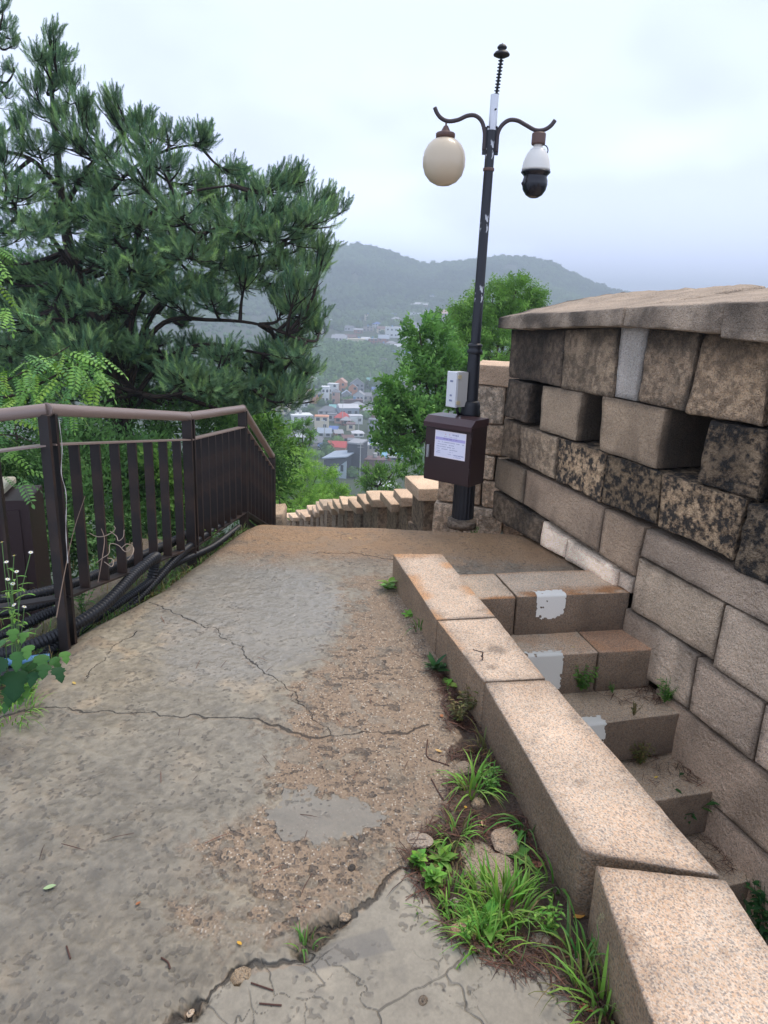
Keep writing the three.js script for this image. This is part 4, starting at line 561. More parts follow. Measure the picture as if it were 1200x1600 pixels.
// cabinet on the post
{
  const TH = -0.66, t = thing('control_cabinet', 'dark maroon metal cabinet with a sloping hood and a notice strapped to the lamp post', 'cabinet', [0.545, 0.36, -5.565], TH);
  const w = 0.43, h = 0.46, d = 0.21;
  { const g = rbox(w, h, d, 0.004); g.translate(0, h / 2, 0); part('cabinet_body', g, M.cabinet, t); }
  { const g = rbox(w - 0.012, h - 0.05, 0.012, 0.003); g.translate(0, h / 2 - 0.012, d / 2 + 0.006); part('door', g, M.cabinet, t); }
  { const s = new THREE.Shape([new THREE.Vector2(-d / 2 - 0.01, -0.002), new THREE.Vector2(-d / 2 - 0.01, 0.055), new THREE.Vector2(d / 2 - 0.02, 0.055), new THREE.Vector2(d / 2 + 0.035, 0.008), new THREE.Vector2(d / 2 + 0.035, -0.03), new THREE.Vector2(d / 2 + 0.028, -0.03), new THREE.Vector2(d / 2 + 0.028, -0.002)]); const g = new THREE.ExtrudeGeometry(s, { depth: w + 0.01, bevelEnabled: false }); g.translate(0, 0, -(w + 0.01) / 2); g.rotateY(-Math.PI / 2); g.translate(0, h, 0); part('hood', g, std({ color: rgb(.055, .026, .028), roughness: 0.33 }), t); }
  { const g = rbox(0.022, 0.10, 0.014, 0.003); g.translate(-w / 2 + 0.04, 0.235, d / 2 + 0.02); const hd = part('handle', g, M.steel, t); const k = rbox(0.012, 0.03, 0.006, 0.002); k.translate(-w / 2 + 0.04, 0.20, d / 2 + 0.03); part('latch', k, M.steel, hd); }
  for (const y of [0.12, 0.36]) { const g = new THREE.CylinderGeometry(0.006, 0.006, 0.05, 8); g.translate(w / 2 - 0.004, y, d / 2 + 0.01); part('hinge', g, M.cabinet, t); }
  // the notice
  const cv = document.createElement('canvas'); cv.width = 512; cv.height = 376; const c = cv.getContext('2d');
  c.fillStyle = '#f3eaf0'; c.fillRect(0, 0, 512, 376); c.fillStyle = '#e9eaf8'; c.fillRect(12, 12, 488, 352);
  const r = rng(12), glyph = (x, y, s, col) => { c.strokeStyle = col; c.lineWidth = Math.max(1, s * 0.11); c.beginPath(); const k = Math.floor(r() * 4); c.moveTo(x + s * .1, y + s * .2); c.lineTo(x + s * .5, y + s * .2); if (k < 2) { c.lineTo(x + s * .5, y + s * .5); c.lineTo(x + s * .1, y + s * .5); if (k) c.lineTo(x + s * .1, y + s * .2); } else { c.lineTo(x + s * .15, y + s * .5); c.moveTo(x + s * .3, y + s * .25); c.lineTo(x + s * .5, y + s * .5); } c.moveTo(x + s * .72, y + s * .08); c.lineTo(x + s * .72, y + s * .58); if (r() < .6) { c.moveTo(x + s * .72, y + s * .32); c.lineTo(x + s * .9, y + s * .32); } if (r() < .6) { c.rect(x + s * .25, y + s * .66, s * .42, s * .24); } else { c.moveTo(x + s * .2, y + s * .7); c.lineTo(x + s * .75, y + s * .7); c.lineTo(x + s * .75, y + s * .9); } c.stroke(); };
  const line = (x, y, n, s, col) => { for (let i = 0; i < n; i++) if (r() > 0.16) glyph(x + i * s * 1.05, y, s, col); };
  line(165, 34, 4, 21, '#d98d98'); line(262, 30, 5, 25, '#3b4a86'); line(140, 70, 18, 12, '#8d8fb0');
  c.fillStyle = '#b9b2e2'; c.fillRect(12, 92, 488, 40); line(140, 100, 17, 16, '#4b4a7e');
  [[150, 6, 25], [184, 6, 14], [216, 6, 15], [248, 4, 18], [280, 5, 0], [304, 5, 0]].forEach(([y, a, b]) => { line(36, y, a, 13, '#6d7191'); line(120, y, b, 14, '#50557c'); }); line(250, 282, 6, 12, '#7d82a4'); line(225, 312, 9, 12, '#7d82a4'); line(330, 312, 9, 17, '#3e4d8a'); line(330, 340, 9, 13, '#7a86ad');
  const tx = new THREE.CanvasTexture(cv); tx.colorSpace = THREE.SRGBColorSpace;
  { const g = new THREE.BoxGeometry(0.285, 0.21, 0.0016); g.translate(0.025, 0.305, d / 2 + 0.0145); part('notice', g, [std({ color: 0xe9e6ee }), std({ color: 0xe9e6ee }), std({ color: 0xe9e6ee }), std({ color: 0xe9e6ee }), std({ map: tx, roughness: 0.4 }), std({ color: 0xe9e6ee })], t, 'pale lilac paper notice with rows of small print'); }
  { const g = rbox(0.12, 0.05, 0.05, 0.003); g.translate(0.03, 0.3, -d / 2 - 0.02); part('mounting_bracket', g, M.black, t); }
}
{
  const t = thing('junction_box', 'small white weatherproof box with cream latches fixed high on the lamp post', 'junction box', [0.545, 0.945, -5.645], 0.7);
  const w = 0.115, h = 0.27, d = 0.09, white = std({ color: rgb(.72, .73, .74), roughness: 0.45 }), cream = std({ color: rgb(.60, .50, .30), roughness: 0.5 });
  { const g = rbox(w, h, d, 0.006); g.translate(0, h / 2, 0); part('box_body', g, std({ color: rgb(.56, .54, .49), roughness: 0.55 }), t); }
  { const g = rbox(0.022, h + 0.006, d + 0.012, 0.005); g.translate(-w / 2 - 0.008, h / 2, 0); part('lid', g, white, t, 'bluish white lid'); }
  for (const y of [0.035, h - 0.035]) { const g = rbox(0.035, 0.028, 0.014, 0.003); g.translate(-w / 2 + 0.012, y, d / 2 + 0.007); part('latch', g, cream, t); }
  for (const [y, q] of [[0.2, .03], [0.09, .02], [0.05, .03]]) { const g = rbox(0.002, 0.014, q, 0.0005); g.translate(-w / 2 - 0.0205, y, 0); part('print_mark', g, std({ color: rgb(.25, .28, .38) }), t); }
  part('hose', sweep([[0.0, 0, 0], [0.0, -0.03, 0.005], [0.02, -0.06, 0.0], [0.07, -0.075, -0.03]], 0.013, 10), M.black, t);
}
// ---------------------------------------------------------------- leaves
function leafGeo(len, wid, fold = 0.25, droop = 0.3, nl = 4, tip = 1.1) {              // points along +z, base at the origin
  const pos = [], idx = [];
  for (let i = 0; i <= nl; i++) { const t = i / nl, w = wid * Math.pow(Math.sin(Math.PI * Math.pow(clamp(t * 0.97 + 0.015), 1 / tip)), 0.8) / 2, z = len * t, y = -droop * len * t * t; pos.push(-w, y + fold * w, z, 0, y, z, w, y + fold * w, z); }
  for (let i = 0; i < nl; i++) { const a = i * 3; idx.push(a, a + 3, a + 4, a, a + 4, a + 1, a + 1, a + 4, a + 5, a + 1, a + 5, a + 2); }
  const g = new THREE.BufferGeometry(); g.setAttribute('position', new THREE.Float32BufferAttribute(pos, 3)); g.setIndex(idx); g.computeVertexNormals(); return g;
}
function placed(g, m, col) { const q = g.clone().applyMatrix4(m); if (col) { const n = q.attributes.position.count, c = new Float32Array(n * 3); for (let i = 0; i < n; i++) c.set(col, i * 3); q.setAttribute('color', new THREE.BufferAttribute(c, 3)); } return q; }
const mat4 = (p, yaw, pitch, roll = 0, s = 1) => new THREE.Matrix4().compose(p, new THREE.Quaternion().setFromEuler(new THREE.Euler(pitch, yaw, roll, 'YXZ')), V3(s, s, s));
const aim = (p, d, s, spin) => { const q = new THREE.Quaternion().setFromUnitVectors(V3(0, 0, 1), d), m = new THREE.Matrix4().compose(p, q.multiply(new THREE.Quaternion().setFromAxisAngle(V3(0, 0, 1), spin)), V3(s, s, s)); return m; };
const M_LEAFV = phy({ color: 0xffffff, vertexColors: true, roughness: 0.6, side: THREE.DoubleSide, transmission: 0.3, thickness: 0, specularIntensity: 0.5 });
const sph = (r) => { const z = r() * 2 - 1, a = r() * 6.2832, s = Math.sqrt(1 - z * z); return V3(s * Math.cos(a), z, s * Math.sin(a)); };

// a spray: a twig with a dozen leaves
function sprayGeo(seed, n, leaf, size, flat = 0.5) {
  const r = rng(seed), gs = [];
  for (let i = 0; i < n; i++) { const t = (i + 0.5) / n, p = V3((r() - .5) * 0.25, (r() - .5) * 0.25 * flat + 0.08 * t, t * 0.9 - 0.1).multiplyScalar(size); const d = V3((r() - .5) * 2, (r() - 0.55) * flat * 1.6, 0.3 + r()).normalize(); gs.push(placed(leaf, aim(p, d, 0.75 + r() * 0.5, (r() - .5) * 1.2))); }
  return mergeGeometries(gs);
}
// broadleaf tree: trunk and limbs as parts, foliage as one mass of leaf sprays
function leafTree(name, label, base, limbs, clumps, o) {
  const t = thing(name, label, 'tree', [base.x, base.y, base.z], 0, o.group), r = rng(o.seed), inv = (p) => p.clone().sub(base);
  limbs.forEach((l, i) => part(i ? 'limb' : 'trunk', sweep(l.pts.map(inv), (q) => lerp(l.r0, l.r1, q), 8, Math.max(6, l.pts.length * 5)), M.bark, t));
  const mats = [], cols = [];
  for (const [c, rad, n, ys = 0.75, tint = 1] of clumps) {
    const ctr = inv(c), sub = []; for (let i = 0; i < Math.max(3, Math.round(n / 22)); i++) sub.push(ctr.clone().add(sph(r).multiply(V3(rad, rad * ys, rad)).multiplyScalar(0.35 + 0.6 * r())));
    for (let i = 0; i < n; i++) {
      const sc = sub[Math.floor(r() * sub.length)], d = sph(r), p = sc.clone().add(d.clone().multiply(V3(1, 0.6, 1)).multiplyScalar(rad * 0.36 * Math.cbrt(r())));
      const out = p.clone().sub(ctr).normalize().add(V3(0, 0.15, 0)).add(sph(r).multiplyScalar(0.7)).normalize();
      mats.push(aim(p, out, (0.7 + r() * 0.6), r() * 6.28));
      const k = (0.75 + 0.5 * r()) * tint, y = r(); cols.push(rgb(...mixc(o.dark, o.light, clamp(y * 0.8 + 0.2 * d.y + 0.1)).map((q) => q * k)));
    }
  }
  stuffPart('foliage', o.spray, M.leaf, mats, t, cols); return t;
}
// two or three limbs from a base to the clumps
function limbsFor(base, fork, clumps, r0, seed) {
  const r = rng(seed), L = [{ pts: [base, base.clone().lerp(fork, 0.5).add(V3((r() - .5) * .15, 0, (r() - .5) * .15)), fork], r0, r1: r0 * 0.7 }];
  for (const [c, rad] of clumps) { const m = fork.clone().lerp(c, 0.5).add(V3((r() - .5) * .3, -0.15 * rad, (r() - .5) * .3)); L.push({ pts: [fork, m, c.clone().add(V3(0, rad * 0.3, 0))], r0: r0 * 0.45, r1: 0.012 }); }
  return L;
}
const L_SMALL = leafGeo(0.085, 0.045, 0.3, 0.25, 2), L_MAPLE = leafGeo(0.078, 0.05, 0.2, 0.35, 2);
const SPRAY_A = sprayGeo(11, 14, L_SMALL, 0.42), SPRAY_B = sprayGeo(12, 17, L_MAPLE, 0.46, 0.35), SPRAY_C = sprayGeo(13, 20, leafGeo(0.06, 0.026, 0.2, 0.3, 2), 0.4);
const GREEN = { bright: { dark: [.10, .25, .035], light: [.30, .52, .09] }, mid: { dark: [.08, .20, .035], light: [.27, .48, .085] }, deep: { dark: [.04, .11, .032], light: [.14, .29, .07] }, blue: { dark: [.014, .04, .022], light: [.05, .11, .05] } };
const cl = (x, y, d, rpx, n, ys, tint) => [at(x, y, d), rpx * d / FOC, n, ys, tint];

// right of the valley: dark maple-like tree, and a brighter one behind
{
  const c = [cl(655, 522, 16, 15, 85, .9), cl(675, 548, 16, 24, 170), cl(702, 580, 16, 31, 204), cl(655, 595, 15.5, 20, 102), cl(625, 620, 15.2, 22, 170, .7), cl(595, 652, 15, 13, 85, .6), cl(640, 655, 15.2, 29, 238, .6), cl(690, 650, 15.6, 33, 238), cl(622, 685, 15, 20, 119, .5), cl(655, 700, 15.2, 17, 85, .5), cl(720, 620, 16.4, 38, 221), cl(690, 515, 16.6, 8, 40), cl(628, 575, 15.6, 5, 20), cl(672, 748, 15.6, 15, 85, 1.2)];
  const base = at(690, 800, 15.6), fork = at(678, 660, 15.6);
  leafTree('broadleaf_tree', 'dark green spreading tree left of the lamp post with layered leaf sprays', base.clone().setY(base.y - 1.5), limbsFor(base.clone().setY(base.y - 1.5), fork, c, 0.11, 3), c, { ...GREEN.deep, dark: [.08, .21, .05], light: [.26, .50, .11], spray: SPRAY_B, seed: 71 });
}
{
  const c = [cl(770, 470, 21, 30, 380), cl(808, 458, 21, 32, 400, .7), cl(837, 470, 21, 16, 150, .6), cl(745, 500, 21, 32, 380), cl(790, 505, 21, 40, 520), cl(720, 520, 21, 20, 180), cl(735, 545, 20.6, 30, 230), cl(775, 545, 20.6, 34, 260), cl(712, 575, 20.6, 24, 150), cl(720, 480, 21.5, 14, 30), cl(830, 500, 21.5, 26, 90), cl(700, 620, 20.4, 36, 110), cl(765, 590, 20.4, 34, 120), cl(716, 492, 21.2, 12, 30)];
  const base = at(765, 720, 20.6), fork = at(768, 590, 20.6);
  leafTree('broadleaf_tree', 'bright green airy tree behind the lamp post rising beside the wall end', base.clone().setY(base.y - 2), limbsFor(base.clone().setY(base.y - 2), fork, c, 0.13, 5), c, { ...GREEN.bright, dark: [.10, .24, .04], light: [.28, .50, .09], spray: SPRAY_C, seed: 72 });
}
// below the crest, left of the stepped wall
{
  const c = [cl(465, 722, 32.0, 25, 361), cl(435, 745, 31.0, 39, 494), cl(495, 752, 31.5, 27, 399, .8), cl(470, 780, 30.5, 46, 684, .8), cl(522, 770, 31.5, 16, 190, .7), cl(425, 705, 32.0, 29, 342), cl(440, 805, 30.5, 46, 532), cl(500, 795, 31.0, 32, 380, .8), cl(535, 785, 32.0, 13, 114, .7)];
  const base = at(470, 840, 31), fork = at(468, 785, 31);
  leafTree('broadleaf_tree', 'fresh bright green tree just past the fence end below the crest', base.clone().setY(base.y - 2), limbsFor(base.clone().setY(base.y - 2), fork, c, 0.12, 7), c, { ...GREEN.bright, dark: [.16, .36, .045], light: [.44, .68, .12], spray: SPRAY_C, seed: 73 });
}
{
  const c = [cl(474, 668, 38, 9, 80), cl(455, 672, 38, 11, 100), cl(485, 682, 38, 7, 40), cl(430, 668, 38, 20, 220), cl(468, 695, 38, 13, 100), cl(410, 680, 38, 24, 240)];
  const base = at(480, 770, 38), fork = at(476, 708, 38);
  leafTree('broadleaf_tree', 'small mid green tree rising above the bright one by the fence end', base.clone().setY(base.y - 2), limbsFor(base.clone().setY(base.y - 2), fork, c, 0.09, 8), c, { ...GREEN.mid, dark: [.09, .22, .04], light: [.26, .48, .09], spray: SPRAY_A, seed: 74 });
}
{
  const c = [cl(570, 742, 30, 14, 60), cl(592, 745, 30, 18, 90, .7), cl(615, 742, 30, 17, 80), cl(600, 752, 30, 22, 90, .6), cl(575, 755, 30, 14, 50)];
  const base = at(592, 780, 30), fork = at(592, 760, 30);
  leafTree('broadleaf_tree', 'low rounded green tree above the stepped coping stones', base.clone().setY(base.y - 3), limbsFor(base.clone().setY(base.y - 3), fork, c, 0.1, 9), c, { ...GREEN.mid, spray: SPRAY_A, seed: 75 });
}
// dark mass of shrubs and trees seen through and under the fence
[['shady dark green thicket behind the left part of the fence', [[40, 760, 8, 90, 340], [130, 720, 8, 80, 300], [60, 850, 7, 80, 220], [150, 830, 7.4, 80, 220], [-60, 740, 8, 110, 300], [20, 660, 8.6, 60, 160], [-40, 860, 6.4, 90, 200]], 'deep'], ['shady dark green thicket behind the middle of the fence', [[230, 740, 9, 80, 300], [310, 720, 10, 80, 300], [250, 830, 8.4, 70, 220], [340, 790, 9.5, 70, 220], [380, 720, 11, 60, 220], [200, 680, 9.5, 60, 160]], 'deep'], ['lighter green shrub low behind the far fence bars', [[400, 760, 12, 50, 200], [370, 690, 13, 50, 200], [330, 660, 13, 45, 140], [410, 700, 14, 40, 160], [255, 760, 8, 26, 60]], 'mid']].forEach(([label, L, k], i) => {
  const c = L.map(([x, y, d, rp, n]) => cl(x, y, d, rp, n, .8)), base = at(L[0][0] + 40, 900, L[0][2]), fork = at(L[0][0] + 40, 800, L[0][2] + .2); base.y -= 1;
  leafTree('shrub', label, base, limbsFor(base, fork, c, 0.06, 20 + i), c, { ...GREEN[k], spray: i === 2 ? SPRAY_A : SPRAY_C, seed: 80 + i });
});

// ---------------------------------------------------------------- pines
const SHOOT = (() => {
  const r = rng(91), pos = [], L = 0.20, n = 66;
  for (let i = 0; i < n; i++) {
    const t = i / n, a = i * 2.39996 + r() * 0.6, z0 = L * t * 0.92, sp = lerp(1.0, 0.3, t) + (r() - .5) * .3, len = 0.056 * (0.8 + 0.4 * r()), w = 0.0027;
    const d = V3(Math.cos(a) * Math.sin(sp), Math.sin(a) * Math.sin(sp), Math.cos(sp)), b = V3(0, 0, z0), e = b.clone().addScaledVector(d, len), s = V3(-Math.sin(a), Math.cos(a), 0).multiplyScalar(w);
    const m = b.clone().lerp(e, 0.6); pos.push(...b.clone().sub(s).toArray(), ...m.clone().add(s).toArray(), ...e.toArray(), ...b.clone().add(s).toArray(), ...e.toArray(), ...m.clone().sub(s).toArray());
  }
  const g = new THREE.BufferGeometry(); g.setAttribute('position', new THREE.Float32BufferAttribute(pos, 3)); g.computeVertexNormals(); return g;
})();
const M_NEEDLE = phy({ color: 0xffffff, roughness: 0.6, side: THREE.DoubleSide, transmission: 0.2, thickness: 0, specularIntensity: 0.4 });
function pine(label, base, trunk, limbs, pads, seed, barkTint) {
  const t = thing('pine_tree', label, 'tree', [base.x, base.y, base.z]), r = rng(seed), inv = (p) => p.clone().sub(base);
  part('trunk', sweep(trunk.pts.map(inv), (q) => lerp(trunk.r0, trunk.r1, q), 12, 40), M.darkbark, t);
  for (const l of limbs) part('limb', sweep(l.pts.map(inv), (q) => lerp(l.r0, l.r1, q), 8, 24), M.darkbark, t);
  // branchlets run from the nearest limb point to each pad
  const anchors = []; for (const l of [trunk, ...limbs]) { const c = new THREE.CatmullRomCurve3(l.pts); for (let i = l === trunk ? 6 : 4; i <= 20; i++) anchors.push(c.getPoint(i / 20)); }
  const mats = [], cols = [], tw = [];
  for (const [c, rad, n, up = 0.3] of pads) {
    let best = anchors[0], bd = 1e9; for (const a of anchors) { const d = a.distanceToSquared(c) + (a.y > c.y + 0.3 ? 2 : 0); if (d < bd) { bd = d; best = a; } }
    const out = c.clone().sub(best); const ln = out.length(); out.normalize();
    const mid = best.clone().lerp(c, 0.55).add(V3((r() - .5) * .2, -0.05 - 0.06 * ln, (r() - .5) * .2));
    tw.push(sweep([best, mid, c].map(inv), (q) => lerp(0.022 + 0.008 * Math.min(ln, 2), 0.008, q), 5, 7));
    const m = Math.max(3, Math.round(n / 8));
    for (let k = 0; k < m; k++) {                                                       // twigs fan out of the pad
      const start = mid.clone().lerp(c, r()), e = c.clone().add(sph(r).multiply(V3(rad * 1.12, rad * 0.5, rad * 1.12)).addScaledVector(out, rad * 0.25)), dir = e.clone().sub(start).normalize();
      tw.push(sweep([start, start.clone().lerp(e, 0.5).add(V3(0, -0.03, 0)), e].map(inv), (q) => lerp(0.008, 0.004, q), 4, 4));
      const ns = Math.round(n / m);
      for (let s = 0; s < ns; s++) {
        const q = 0.35 + 0.65 * (s + 0.5) / ns, p = start.clone().lerp(e, q).add(sph(r).multiplyScalar(0.06)), d = dir.clone().multiplyScalar(0.6).add(V3(0, up + 0.5 * r(), 0)).add(sph(r).multiplyScalar(0.55)).normalize();
        mats.push(aim(inv(p), d, 0.62 + 0.4 * r(), r() * 6)); const k2 = 0.7 + 0.6 * r(); cols.push(rgb(...mixc([.11, .225, .135], [.42, .60, .22], r() * r() + (q > 0.85 ? 0.2 : 0)).map((x) => x * k2)));
      }
    }
  }
  part('twigs', mergeGeometries(tw), M.darkbark, t).userData.kind = 'stuff';
  stuffPart('needles', SHOOT, M_NEEDLE, mats, t, cols); return t;
}
{
  const D = 9.6, a = (x, y, d = D) => at(x, y, d), r = rng(7);
  const base = a(200, 830, 9.4); base.y -= 1.2;
  const trunk = { pts: [base, a(192, 700, 9.4), a(186, 600, 9.5), a(160, 520, 9.7), a(120, 430, 9.9), a(98, 330, 10), a(88, 220, 10), a(80, 130, 10), a(77, 48, 10)], r0: 0.19, r1: 0.012 };
  const limbs = [
    [[188, 610, 9.5], [215, 470, 9.3], [265, 415, 9.2], [320, 365, 9.1], [382, 343, 9.0]], [[192, 640, 9.5], [240, 488, 9.8], [300, 445, 10], [355, 412, 10.1], [420, 395, 10.1]], [[188, 600, 9.5], [255, 505, 9.4], [330, 500, 9.2], [405, 507, 9.1], [478, 535, 9.0]], [[190, 650, 9.5], [260, 560, 9.6], [320, 538, 9.4], [385, 548, 9.2], [455, 562, 9.1]],
    [[160, 520, 9.7], [190, 430, 9.2], [240, 330, 9], [300, 300, 9], [360, 290, 9]], [[120, 430, 9.9], [150, 340, 9.8], [200, 270, 9.7], [260, 235, 9.6], [310, 225, 9.6]], [[120, 430, 9.9], [70, 360, 9.5], [20, 330, 9.2], [-40, 320, 9]], [[160, 520, 9.7], [90, 500, 9.2], [20, 520, 9], [-60, 530, 8.8]], [[98, 330, 10], [140, 260, 10], [180, 220, 10.1], [200, 200, 10.1]], [[98, 300, 10], [50, 250, 9.9], [0, 235, 9.8], [-40, 230, 9.8]], [[186, 600, 9.5], [240, 620, 9], [310, 610, 8.8], [390, 605, 8.8]], [[120, 430, 9.9], [200, 400, 10.6], [290, 380, 11], [400, 360, 11.3], [480, 340, 11.3]],
  ].map((p, i) => ({ pts: p.map((q) => a(...q)), r0: i < 2 ? 0.065 : 0.042, r1: 0.012 }));
  // pads: x, y, half-width in pixels
  const list = [[78, 55, 9], [60, 90, 12], [98, 92, 12], [78, 100, 14], [78, 130, 20], [52, 135, 12], [110, 130, 12], [118, 160, 16], [75, 175, 26], [130, 190, 22], [165, 165, 12], [182, 158, 8], [35, 195, 20], [190, 200, 18], [110, 215, 36], [60, 230, 36], [5, 245, 26], [160, 240, 36], [215, 197, 11], [226, 188, 7], [230, 225, 26], [265, 215, 22], [305, 222, 22], [320, 214, 10], [200, 265, 36], [250, 255, 30], [120, 275, 40], [60, 290, 42], [10, 300, 40], [-40, 290, 40], [180, 305, 38], [235, 295, 36], [290, 290, 34], [335, 285, 26], [355, 265, 14], [372, 275, 16], [330, 320, 36], [280, 335, 38], [220, 350, 40], [160, 350, 36], [90, 350, 40], [30, 360, 42], [-40, 360, 44],
    [385, 305, 30], [420, 295, 28], [440, 285, 20], [460, 280, 16], [470, 300, 26], [500, 315, 22], [525, 325, 16], [415, 335, 34], [455, 335, 32], [490, 345, 26], [370, 350, 36], [330, 375, 36], [400, 375, 36], [445, 375, 34], [485, 380, 28], [505, 395, 18], [290, 400, 34], [350, 405, 36], [410, 412, 36], [455, 412, 32], [488, 412, 22], [370, 440, 32], [425, 445, 32], [465, 445, 28], [485, 455, 18], [320, 440, 28], [30, 420, 42], [90, 425, 36], [-30, 430, 44], [150, 405, 32], [60, 465, 38], [0, 480, 40], [120, 460, 36], [165, 465, 30], [40, 500, 36],
    [440, 480, 26], [470, 490, 26], [490, 500, 22], [500, 515, 14], [455, 520, 24], [480, 540, 22], [430, 545, 20], [455, 565, 24], [478, 580, 16], [440, 590, 26], [400, 580, 28], [415, 605, 26], [450, 610, 20], [370, 605, 30], [330, 600, 32], [290, 590, 32], [250, 580, 32], [215, 555, 28], [170, 560, 32], [120, 550, 34], [70, 560, 34], [340, 560, 22], [300, 545, 24], [255, 540, 24], [390, 630, 26], [340, 635, 30], [290, 630, 32], [240, 620, 32], [200, 640, 30], [150, 610, 34], [90, 610, 36], [30, 570, 36], [-20, 560, 36], [240, 450, 24], [205, 420, 26], [230, 400, 28], [270, 470, 16], [130, 320, 30], [150, 285, 30], [260, 370, 30], [120, 500, 30], [165, 505, 28], [205, 520, 26], [90, 520, 30], [200, 590, 26], [150, 575, 30], [330, 468, 24], [290, 500, 22], [355, 485, 16], [60, 520, 30], [10, 540, 30], [45, 610, 30], [420, 560, 20], [470, 600, 18], [455, 625, 22], [410, 635, 22]];
  const pads = list.map(([x, y, h]) => [a(x, y, 9.5 + (r() - .5) * (y > 240 ? 2.4 : 1.0)), h * 1.12 * 9.5 / FOC, Math.round(14 + h * 3.4), y < 260 || x > 380 ? 0.75 : 0.3]);
  for (let i = 0; i < 34; i++) pads.push([a(-20 + 270 * r(), 370 + 210 * r(), 10.2 + 1.4 * r()), 0.30, 70, 0.3]);
  for (let i = 0; i < 46; i++) { const x = 70 + 400 * r(), y = 330 + 270 * r(); if (x > 230 && y > 455 && y < 545) continue; pads.push([a(x, y, 8.7 + 0.5 * r()), 0.22, 46, 0.35]); }
  for (let i = 0; i < 10; i++) pads.push([a(250 + 180 * r(), 560 + 70 * r(), 10 + r()), 0.26, 60, 0.3]);
  for (const [x, y, h] of list) if (y > 300 && h > 26 && x < 400) pads.push([a(x + (r() - .5) * 40, y + (r() - .5) * 40, 11 + r()), h * 1.2 * 10 / FOC, Math.round(h * 2.6), 0.3]);
  pine('large spreading pine filling the left side above the fence', base, trunk, limbs, pads, 17);
  const b2 = at(-60, 900, 12.5); b2.y -= 1.5;
  const t2 = { pts: [b2, at(-50, 600, 12.5), at(-40, 300, 12.5), at(-22, 60, 12.5), at(-14, -60, 12.5)], r0: 0.17, r1: 0.03 };
  const l2 = [[[-40, 300], [-10, 220], [10, 205], [20, 195]], [[-30, 160], [0, 140], [18, 120], [22, 105]], [[-25, 100], [-8, 60], [3, 30], [5, 10]]].map((p) => ({ pts: p.map(([x, y]) => at(x, y, 12.4)), r0: 0.04, r1: 0.01 }));
  pine('second pine showing only branch tips at the top left corner', b2, t2, l2, [[0, 15, 14], [4, 40, 14], [-6, 70, 18], [12, 55, 12], [10, 105, 14], [-4, 115, 16], [18, 72, 8], [8, 150, 12], [-10, 160, 20], [5, 210, 12], [-12, 215, 18], [-24, 20, 22], [-30, 120, 26], [-30, 200, 24]].map(([x, y, h]) => [at(x, y, 12.4), h * 12.4 / FOC, Math.round(8 + h * 1.6), 0.8]), 19);
}
// ---------------------------------------------------------------- locust branches over the fence at the left
{
  const leaflet = leafGeo(0.030, 0.015, 0.15, 0.15, 3, 1), parts = [];
  for (let i = 0; i < 7; i++) for (const s of [-1, 1]) parts.push(placed(leaflet, mat4(V3(s * 0.002, -0.012 * (i / 7) * (i / 7), 0.035 + i * 0.021), s * 1.25, 0.12, 0, 1 - 0.25 * Math.abs(i - 3) / 4)));
  parts.push(placed(leaflet, mat4(V3(0, -0.013, 0.18), 0, 0.2)));
  const stalk = sweep([[0, 0, 0], [0, -0.002, 0.09], [0, -0.012, 0.185]], 0.0011, 4, 5); stalk.deleteAttribute('uv'); parts.push(stalk);
  const leafG = mergeGeometries(parts), r = rng(41);
  const tints = [[.19, .40, .07], [.24, .48, .08], [.14, .32, .08], [.30, .50, .07], [.16, .37, .11]].map((c) => phy({ color: rgb(...c), roughness: 0.55, side: THREE.DoubleSide, transmission: 0.35, thickness: 0, specularIntensity: 0.5 }));
  const yellow = phy({ color: rgb(.55, .36, .03), roughness: 0.55, side: THREE.DoubleSide, transmission: 0.3, thickness: 0 });
  const base = at(-120, 950, 4.6), t = thing('locust_tree', 'young locust tree with bright pinnate leaves reaching over the left handrail', 'tree', [base.x, base.y, base.z]);
  const inv = (p) => p.clone().sub(base);
  const br = [[[-120, 950, 4.6], [-110, 760, 4.6], [-60, 640, 4.5], [30, 615, 4.4], [90, 585, 4.4], [150, 555, 4.4]], [[-110, 760, 4.6], [-60, 560, 4.6], [-20, 450, 4.6], [10, 400, 4.6]], [[-60, 640, 4.5], [0, 600, 4.5], [60, 570, 4.5], [110, 540, 4.5]], [[-110, 760, 4.6], [-40, 690, 4.4], [20, 680, 4.3], [50, 690, 4.3]], [[-60, 560, 4.6], [-30, 500, 4.6], [10, 490, 4.6]]];
  br.forEach((p, i) => part(i ? 'branch' : 'trunk', sweep(p.map((q) => inv(at(...q))), (q) => lerp(i ? 0.012 : 0.03, 0.003, q), 6, 30), M.bark, t));
  const spots = [];
  [[30, 600, 45, 30], [75, 580, 45, 32], [120, 560, 38, 26], [140, 590, 22, 14], [60, 560, 30, 8], [30, 635, 34, 12], [80, 625, 36, 12], [10, 690, 30, 8], [5, 430, 20, 6], [8, 480, 14, 5], [-5, 390, 22, 5], [15, 740, 18, 5], [-20, 600, 40, 9], [-10, 650, 30, 6]].forEach(([x, y, s, n]) => { for (let i = 0; i < n; i++) spots.push([x + (r() - .5) * 2 * s, y + (r() - .5) * 1.1 * s]); });
  spots.forEach(([x, y], i) => {
    const p = inv(at(x, y, 4.4 + (r() - .5) * 0.4)), m = shade(new THREE.Mesh(leafG, r() < 0.025 ? yellow : tints[Math.floor(r() * tints.length)])); m.name = 'compound_leaf';
    m.position.copy(p); m.rotation.set(0.15 + r() * 0.8, Math.PI * (0.5 + (r() - .5) * 1.5), (r() - .5) * 0.9, 'YXZ'); m.scale.setScalar(0.8 + r() * 0.5); t.add(m);
  });
}
